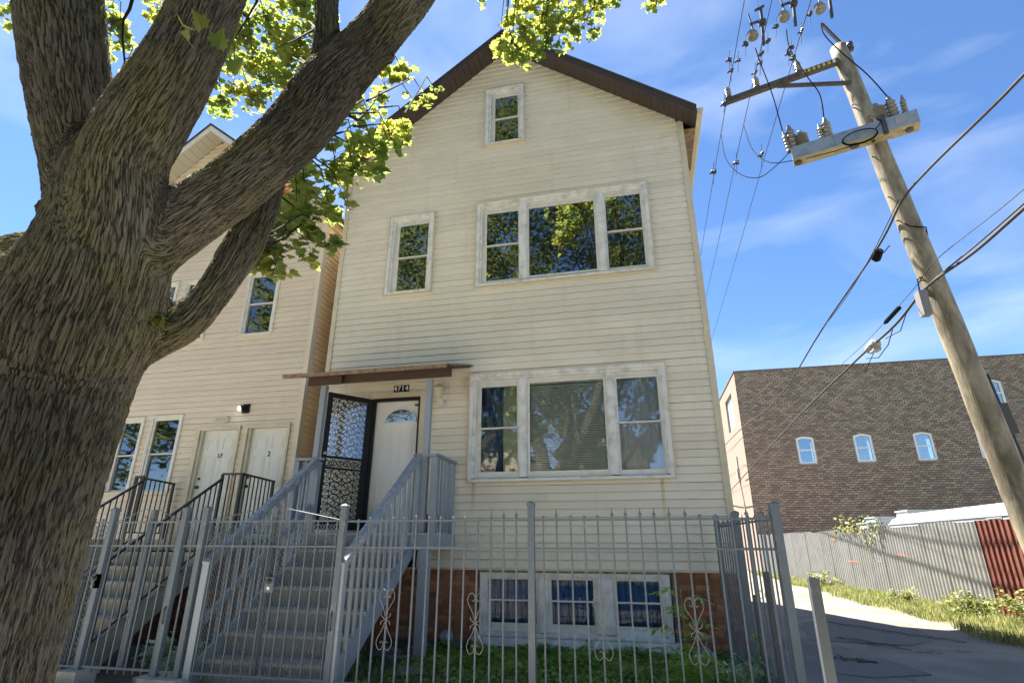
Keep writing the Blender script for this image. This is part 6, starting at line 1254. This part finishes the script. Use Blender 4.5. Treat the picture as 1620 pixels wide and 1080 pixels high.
# ------------------------------------------------------------------ trees across the street (they fill the window reflections)
def street_tree(x, y, h, rad, n, label, clump=260):
    t = thing('street_tree', label, 'tree', (x,y,-0.1), 'trees across the street')
    mb = MB(); mb.tube([(x,y,-0.2),(x+0.05,y,h*0.2),(x-0.1,y,h*0.42),(x,y,h*0.6)], [0.32,0.25,0.2,0.1], 10)
    for k in range(7):
        a = k*0.9; z0 = h*(0.28+0.04*k); mb.tube([(x,y,z0),(x+math.cos(a)*rad*0.4,y+math.sin(a)*rad*0.4,z0+h*0.13),(x+math.cos(a)*rad*0.75,y+math.sin(a)*rad*0.75,z0+h*0.24)], [0.13,0.08,0.03], 7)
    part('trunk', mb, G['twig'], t)
    p = crown((x,y,h*0.64), (rad,rad,h*0.37), n, 0.3, lambda p: not inview(p,40), clump)
    leafmesh('crown', p, 0.30, 0.7, G['far_leaf'], t, simple=True)['kind'] = 'stuff'
street_tree(-8.0,-13.5,20,5.8,10000,'tall leafy street tree standing opposite the beige house')
street_tree(-1.6,-15.0,18,4.6,9000,'leafy street tree opposite the stairs of the cream house')
street_tree(-19.0,-13.0,21,6.0,9000,'broad street tree across the street left of the tall one')
street_tree(-28.0,-12.0,21,6.2,9000,'street tree farthest left across the street')
street_tree(-37.0,-13.0,18,6.0,7000,'street tree beyond the farthest left one')
street_tree(6.2,-15.5,9.5,3.2,4200,'smaller round street tree opposite the alley mouth')
street_tree(13.5,-13.5,12.5,4.2,5000,'tall street tree farthest right across the street')

# ------------------------------------------------------------------ ground plants
def blades(name, pts, hmin, hmax, wd, mat, label, lean=0.5, z0=0.0):
    n = len(pts); a = rng.uniform(0,2*PI,n); h = rng.uniform(hmin,hmax,n); ln_ = rng.uniform(0,lean,n)*h
    d = np.stack([np.cos(a),np.sin(a)],1); s = np.stack([-np.sin(a),np.cos(a)],1)*wd/2
    V = np.zeros((n,5,3)); B = np.zeros((n,3)); B[:,:2] = pts[:,:2]; B[:,2] = pts[:,2] if pts.shape[1] > 2 else z0
    V[:,0] = B; V[:,0,:2] -= s; V[:,1] = B; V[:,1,:2] += s
    m_ = B.copy(); m_[:,:2] += d*(ln_*0.35)[:,None]; m_[:,2] += h*0.6; V[:,2] = m_; V[:,2,:2] += s*0.8; V[:,3] = m_; V[:,3,:2] -= s*0.8
    t_ = B.copy(); t_[:,:2] += d*ln_[:,None]; t_[:,2] += h; V[:,4] = t_
    ff = []; idx = np.arange(n)*5
    q = np.stack([idx,idx+1,idx+2],1); q2 = np.stack([idx,idx+2,idx+3],1); q3 = np.stack([idx+3,idx+2,idx+4],1); F = np.concatenate([q,q2,q3])
    me = bpy.data.meshes.new(name); V = V.reshape(-1,3); me.vertices.add(len(V)); me.vertices.foreach_set('co', V.ravel()); me.loops.add(len(F)*3); me.loops.foreach_set('vertex_index', F.ravel().astype(np.int32)); me.polygons.add(len(F)); me.polygons.foreach_set('loop_start', np.arange(len(F))*3); me.update(calc_edges=True); me.materials.append(mat)
    o = bpy.data.objects.new(name, me); COL.objects.link(o); o['label'] = label; o['kind'] = 'stuff'; return o
# verge grass between asphalt and corrugated fence
pts = []
for _ in range(21000):
    y = 11.2+(rng.random()**1.5)*26; e0 = alley_edge(y)-0.15; e1 = 7.75-max(0,(y-17))*0.072; t = rng.random(); x = e0+(e1-e0)*t
    if y < 14: x = e0+(8-e0)*t
    if math.sin(x*3.1+1)*math.sin(y*1.7)+0.5*math.sin(y*4.3+x) < -0.45 and rng.random() < 0.8: continue
    pts.append((x+rng.normal(0,0.05), y, 0.0))
blades('verge_grass', np.array(pts), 0.04, 0.19, 0.018, G['sun_grass'], 'sunlit yellow green grass along the foot of the corrugated fence', 0.8)
def leafy(name, label, cat, c, r, h, n, size, mat, group=None, tilt=0.7):
    t = thing(name, label, cat, (c[0],c[1],c[2]), group)
    stems = MB(); cs = []
    for i in range(max(5,n//30)):
        a = random.uniform(0,2*PI); q = random.uniform(0.2,1)*r; tip = Vector((c[0]+q*math.cos(a), c[1]+q*math.sin(a), c[2]+h*random.uniform(0.55,1)*(1-0.35*q/r))); b_ = Vector((c[0]+q*0.25*math.cos(a), c[1]+q*0.25*math.sin(a), c[2])); mid = b_.lerp(tip,0.5)+Vector((0,0,h*0.1)); stems.tube([b_,mid,tip],[0.006,0.004,0.002],4); cs.append((b_,mid,tip))
    part('stem', stems, G['weed_leaf'], t)
    pos = []
    for i in range(n): b_, m_, t_ = random.choice(cs); u = random.uniform(0.15,1); p = b_.lerp(m_,u*2) if u < 0.5 else m_.lerp(t_,u*2-1); pos.append(tuple(p+Vector((random.gauss(0,1),random.gauss(0,1),random.gauss(0,1)))*size*0.6))
    leafmesh('leaves', np.array(pos), size, tilt, mat, t, simple=True)['kind'] = 'stuff'
    return t
leafy('weed_bush','big bright weed clump at the near end of the corrugated fence','weeds',(6.75,12.0,0),0.75,0.85,1500,0.075,G['sun_grass'])
leafy('weed_bush','leafy weed clump in front of the rust red sheets','weeds',(7.35,13.6,0),0.8,0.95,1300,0.075,G['sun_grass'])
leafy('weed_bush','low weed clump at the foot of the grey sheets nearest the red ones','weeds',(7.0,15.6,0),0.7,0.65,700,0.07,G['sun_grass'])
leafy('weed_bush','rounded weed tuft halfway down the corrugated fence','weeds',(6.75,18.6,0),0.55,0.5,350,0.07,G['sun_grass'])
leafy('weed_bush','rounded weed tuft farther down the corrugated fence','weeds',(6.45,25.2,0),0.8,0.65,400,0.09,G['sun_grass'])
# vine hanging over the corrugated fence
vt = thing('vine', 'vine with yellow green leaves spilling over the top of the corrugated fence', 'vine', (7.4,22.3,0)); vb = MB(); vp = []
for k in range(9):
    y = 21.0+k*0.40; x = 7.50-(y-20.5)*0.078; p0 = Vector((x+0.15,y,1.9)); p1 = Vector((x-0.05,y+random.uniform(-0.3,0.3),2.25+random.uniform(0,0.35))); p2 = Vector((x-0.10,y+0.3,2.0)); p3 = Vector((x-0.08,y+0.35,2.0-random.uniform(0.1,1.0) if k < 3 else 2.1))
    vb.tube([p0,p1,p2,p3],0.008,4)
    for i in range(34): s_ = random.random()*3; j = int(s_); q = [p0,p1,p2,p3,p3]; p = q[j].lerp(q[j+1],s_-j); vp.append(tuple(p+Vector((random.gauss(0,0.04),random.gauss(0,0.08),random.gauss(0,0.06)))))
part('stem', vb, G['twig'], vt); leafmesh('leaves', np.array(vp), 0.095, 0.8, G['sun_grass'], vt, simple=True)['kind'] = 'stuff'
# yard ground cover in front of the basement windows
pos = []
for _ in range(9000):
    x = random.uniform(-3.3,1.15); y = 8.93-abs(random.gauss(0,1.0)); 
    if y < 6.15: continue
    if x < -2.6 and random.random() < 0.6: continue
    pos.append((x,y,random.uniform(0.0,0.12)+0.05*math.sin(x*5)*math.sin(y*4)))
leafmesh('ground_cover', np.array(pos), 0.06, 0.6, G['cover_leaf'], None, simple=True).update() if False else None
gc = leafmesh('ground_cover', np.array(pos), 0.062, 0.6, G['cover_leaf'], None, simple=True); gc['kind'] = 'stuff'; gc['label'] = 'low green ground cover in the yard under the basement windows'
sg = np.array([(random.uniform(-5.4,1.15), random.uniform(6.1,8.9), -0.03) for _ in range(5000)])
blades('yard_grass', sg, 0.04, 0.14, 0.010, G['cover_leaf'], 'sparse grass on the shaded yard soil', 0.7)
# pinnate sapling beside the fence
def sapling(c, h, label, nfr=8, ll=0.11, mat='weed_leaf', rad=0.42):
    t = thing('sapling', label, 'sapling', c); mb = MB(); c = Vector(c); tip = c+Vector((0.03,0,h)); mb.tube([c,c.lerp(tip,0.5)+Vector((0.02,0,0)),tip],[0.012,0.009,0.004],6); part('stem', mb, G['weed_leaf'], t)
    lp = MB(); lv = [(0,0,0),(0.16,0.35,0.02),(0.13,0.7,0.0),(0,1,-0.05),(-0.13,0.7,0),(-0.16,0.35,0.02)]; me_ = mesh_of('leaflet', MB().add([(x*ll,y*ll,z*ll) for x,y,z in lv],[(0,1,2,3),(0,3,4,5)]), G[mat])
    for k in range(nfr):
        a = k*2.4; z = 0.25+0.75*k/nfr; b_ = c.lerp(tip, z); d = Vector((math.cos(a),math.sin(a),0.25)); e_ = b_+d*rad*(1.1-0.5*z); mid = b_.lerp(e_,0.5)+Vector((0,0,0.06)); e_ = e_-Vector((0,0,0.04))
        fr = MB(); fr.tube([b_,mid,e_],[0.004,0.003,0.002],4); frond = part('frond', fr, G[mat], t)
        for i in range(7):
            u = 0.2+0.8*i/6; p = b_.lerp(mid,u*2) if u < 0.5 else mid.lerp(e_,u*2-1)
            for sgn in (-1,1):
                if i == 6 and sgn > 0: continue
                az = a+(sgn*1.1 if i < 6 else 0)-PI/2; lf_ = bpy.data.objects.new('leaflet', me_); COL.objects.link(lf_); lf_.parent = frond; lf_.location = p-ORG[t.name]; lf_.rotation_euler = (random.uniform(-0.5,0.1),random.uniform(-0.4,0.4),az)
    return t
sapling((0.30,7.1,-0.02),1.05,'bright green sapling with feathery leaves in front of the right basement window',10,0.13)
sapling((0.36,6.75,-0.02),0.42,'low leafy sapling at the foot of the taller one by the fence',9,0.15,rad=0.30)
sapling((-0.95,8.55,0.0),0.24,'tiny upright seedling alone under the middle basement window',4,0.10,rad=0.10)
leafy('weed_bush','scraggly grey green weeds in the corner by the side fence','weeds',(0.86,7.0,-0.02),0.28,0.55,260,0.05,G['pale_leaf'],tilt=1.0)
leafy('weed_bush','yellowish weeds climbing between the side pickets','weeds',(1.12,7.25,-0.05),0.16,0.75,120,0.045,G['cover_leaf'],tilt=1.0)
leafy('garden_plant','pale green plant with rounded leaves behind the narrow gate','plant',(-6.05,6.75,-0.03),0.42,0.42,420,0.085,G['pale_leaf'])
leafy('garden_plant','small dark green plant right of the pale plant behind the gate','plant',(-5.75,6.9,-0.03),0.30,0.22,220,0.06,G['cover_leaf'])
# stones and rubble by the stair foot
def rock(c, s, label):
    mb = MB(); bm = bmesh.new(); bmesh.ops.create_icosphere(bm, subdivisions=2, radius=1)
    sd_ = random.random()*9
    for v in bm.verts: f = 0.8+0.25*math.sin(v.co.x*3+sd_)*math.cos(v.co.y*2.5+sd_)+0.12*math.sin(v.co.z*6+sd_); v.co = Vector((v.co.x*s[0]*f, v.co.y*s[1]*f, v.co.z*s[2]*f))
    mb.add([tuple(v.co+Vector(c)) for v in bm.verts], [tuple(v.index for v in f.verts) for f in bm.faces]); bm.free(); return single('rock', label, 'rock', mb, G['stone'], c)
rock((-3.05,7.35,0.0),(0.24,0.16,0.10),'dark rounded rock before the tall porch leg'); rock((-3.45,7.9,0.02),(0.30,0.14,0.11),'flat grey rock left of the tall porch leg'); rock((-3.75,8.3,0.02),(0.26,0.2,0.13),'rock under the stairs against the brick wall'); rock((-2.75,7.95,0.0),(0.16,0.11,0.08),'small rock right of the tall porch leg')
# weathered garden figurine
gs = thing('garden_figurine', 'small weathered pale garden statue with a brown hat behind the iron fence corner', 'statue', (0.56,7.62,-0.03)); c = Vector((0.56,7.62,-0.03))
mb = MB(); mb.lathe(c, [(0.11,0),(0.12,0.03),(0.09,0.05),(0.075,0.12),(0.085,0.22),(0.095,0.30),(0.07,0.38),(0.03,0.41),(0.045,0.44),(0.052,0.48),(0.04,0.52),(0.01,0.54)], 14)
mb.tube([c+Vector((0.07,-0.02,0.35)), c+Vector((0.11,-0.06,0.28)), c+Vector((0.05,-0.10,0.22))], [0.028,0.024,0.018], 7); mb.tube([c+Vector((-0.07,-0.02,0.35)), c+Vector((-0.12,-0.05,0.29)), c+Vector((-0.09,-0.09,0.20))], [0.028,0.024,0.018], 7)
part('figure', mb, G['statue_stone'], gs, smooth=True); mb = MB(); mb.lathe(c+Vector((-0.01,-0.01,0.495)), [(0.12,0),(0.125,0.008),(0.06,0.02),(0.045,0.06),(0.01,0.075)], 14, (-0.15,-0.1,1)); part('hat', mb, G['hat_brown'], gs, smooth=True)

# ------------------------------------------------------------------ pale unseen houses across the street, added for bounce light and window reflections
for k, (x0_, w_, h_, mt, lab) in enumerate(((-13.5,6.4,6.8,'neighbor_siding','beige gabled house across the street, leftmost'),(-5.6,6.2,7.6,'cream_siding','cream gabled house across the street opposite the iron fence'),(2.4,6.6,6.4,'pale_brick','pale brick house across the street opposite the alley'),(11.0,7.0,7.0,'neighbor_siding','beige gabled house across the street, rightmost'))):
    t = thing('row_house', lab, 'house', (x0_+w_/2,-20,-0.1)); mb = MB(); mb.box(x0_,x0_+w_,-30,-20,-0.1,h_); mb.prism([(x0_,h_),(x0_+w_,h_),(x0_+w_/2,h_+2.4)],-30,-20,'y'); part('walls', mb, G[mt], t)
    for s_ in (-1,1): mb = MB(); xm = x0_+w_/2; mb.prism([(xm,h_+2.4),(xm+s_*(w_/2+0.3),h_-0.22),(xm+s_*(w_/2+0.3),h_-0.07),(xm,h_+2.58)],-30.2,-19.6,'y'); part('roof_slope', mb, G['shingle'], t)
    for wx in (0.2,0.5,0.8):
        for wz in (1.4,4.4):
            xc = x0_+w_*wx; mb = MB(); mb.box(xc-0.5,xc-0.42,-20.0,-19.93,wz,wz+1.5); mb.box(xc+0.42,xc+0.5,-20.0,-19.93,wz,wz+1.5); mb.box(xc-0.42,xc+0.42,-20.0,-19.93,wz+1.42,wz+1.5); mb.box(xc-0.42,xc+0.42,-20.0,-19.93,wz,wz+0.08); mb.box(xc-0.42,xc+0.42,-20.0,-19.94,wz+0.72,wz+0.78); wn = part('window', mb, G['white_sash'], t)
            mb = MB(); mb.box(xc-0.42,xc+0.42,-20.0,-19.97,wz+0.08,wz+1.42); part('pane', mb, G['unlit_interior'], wn)
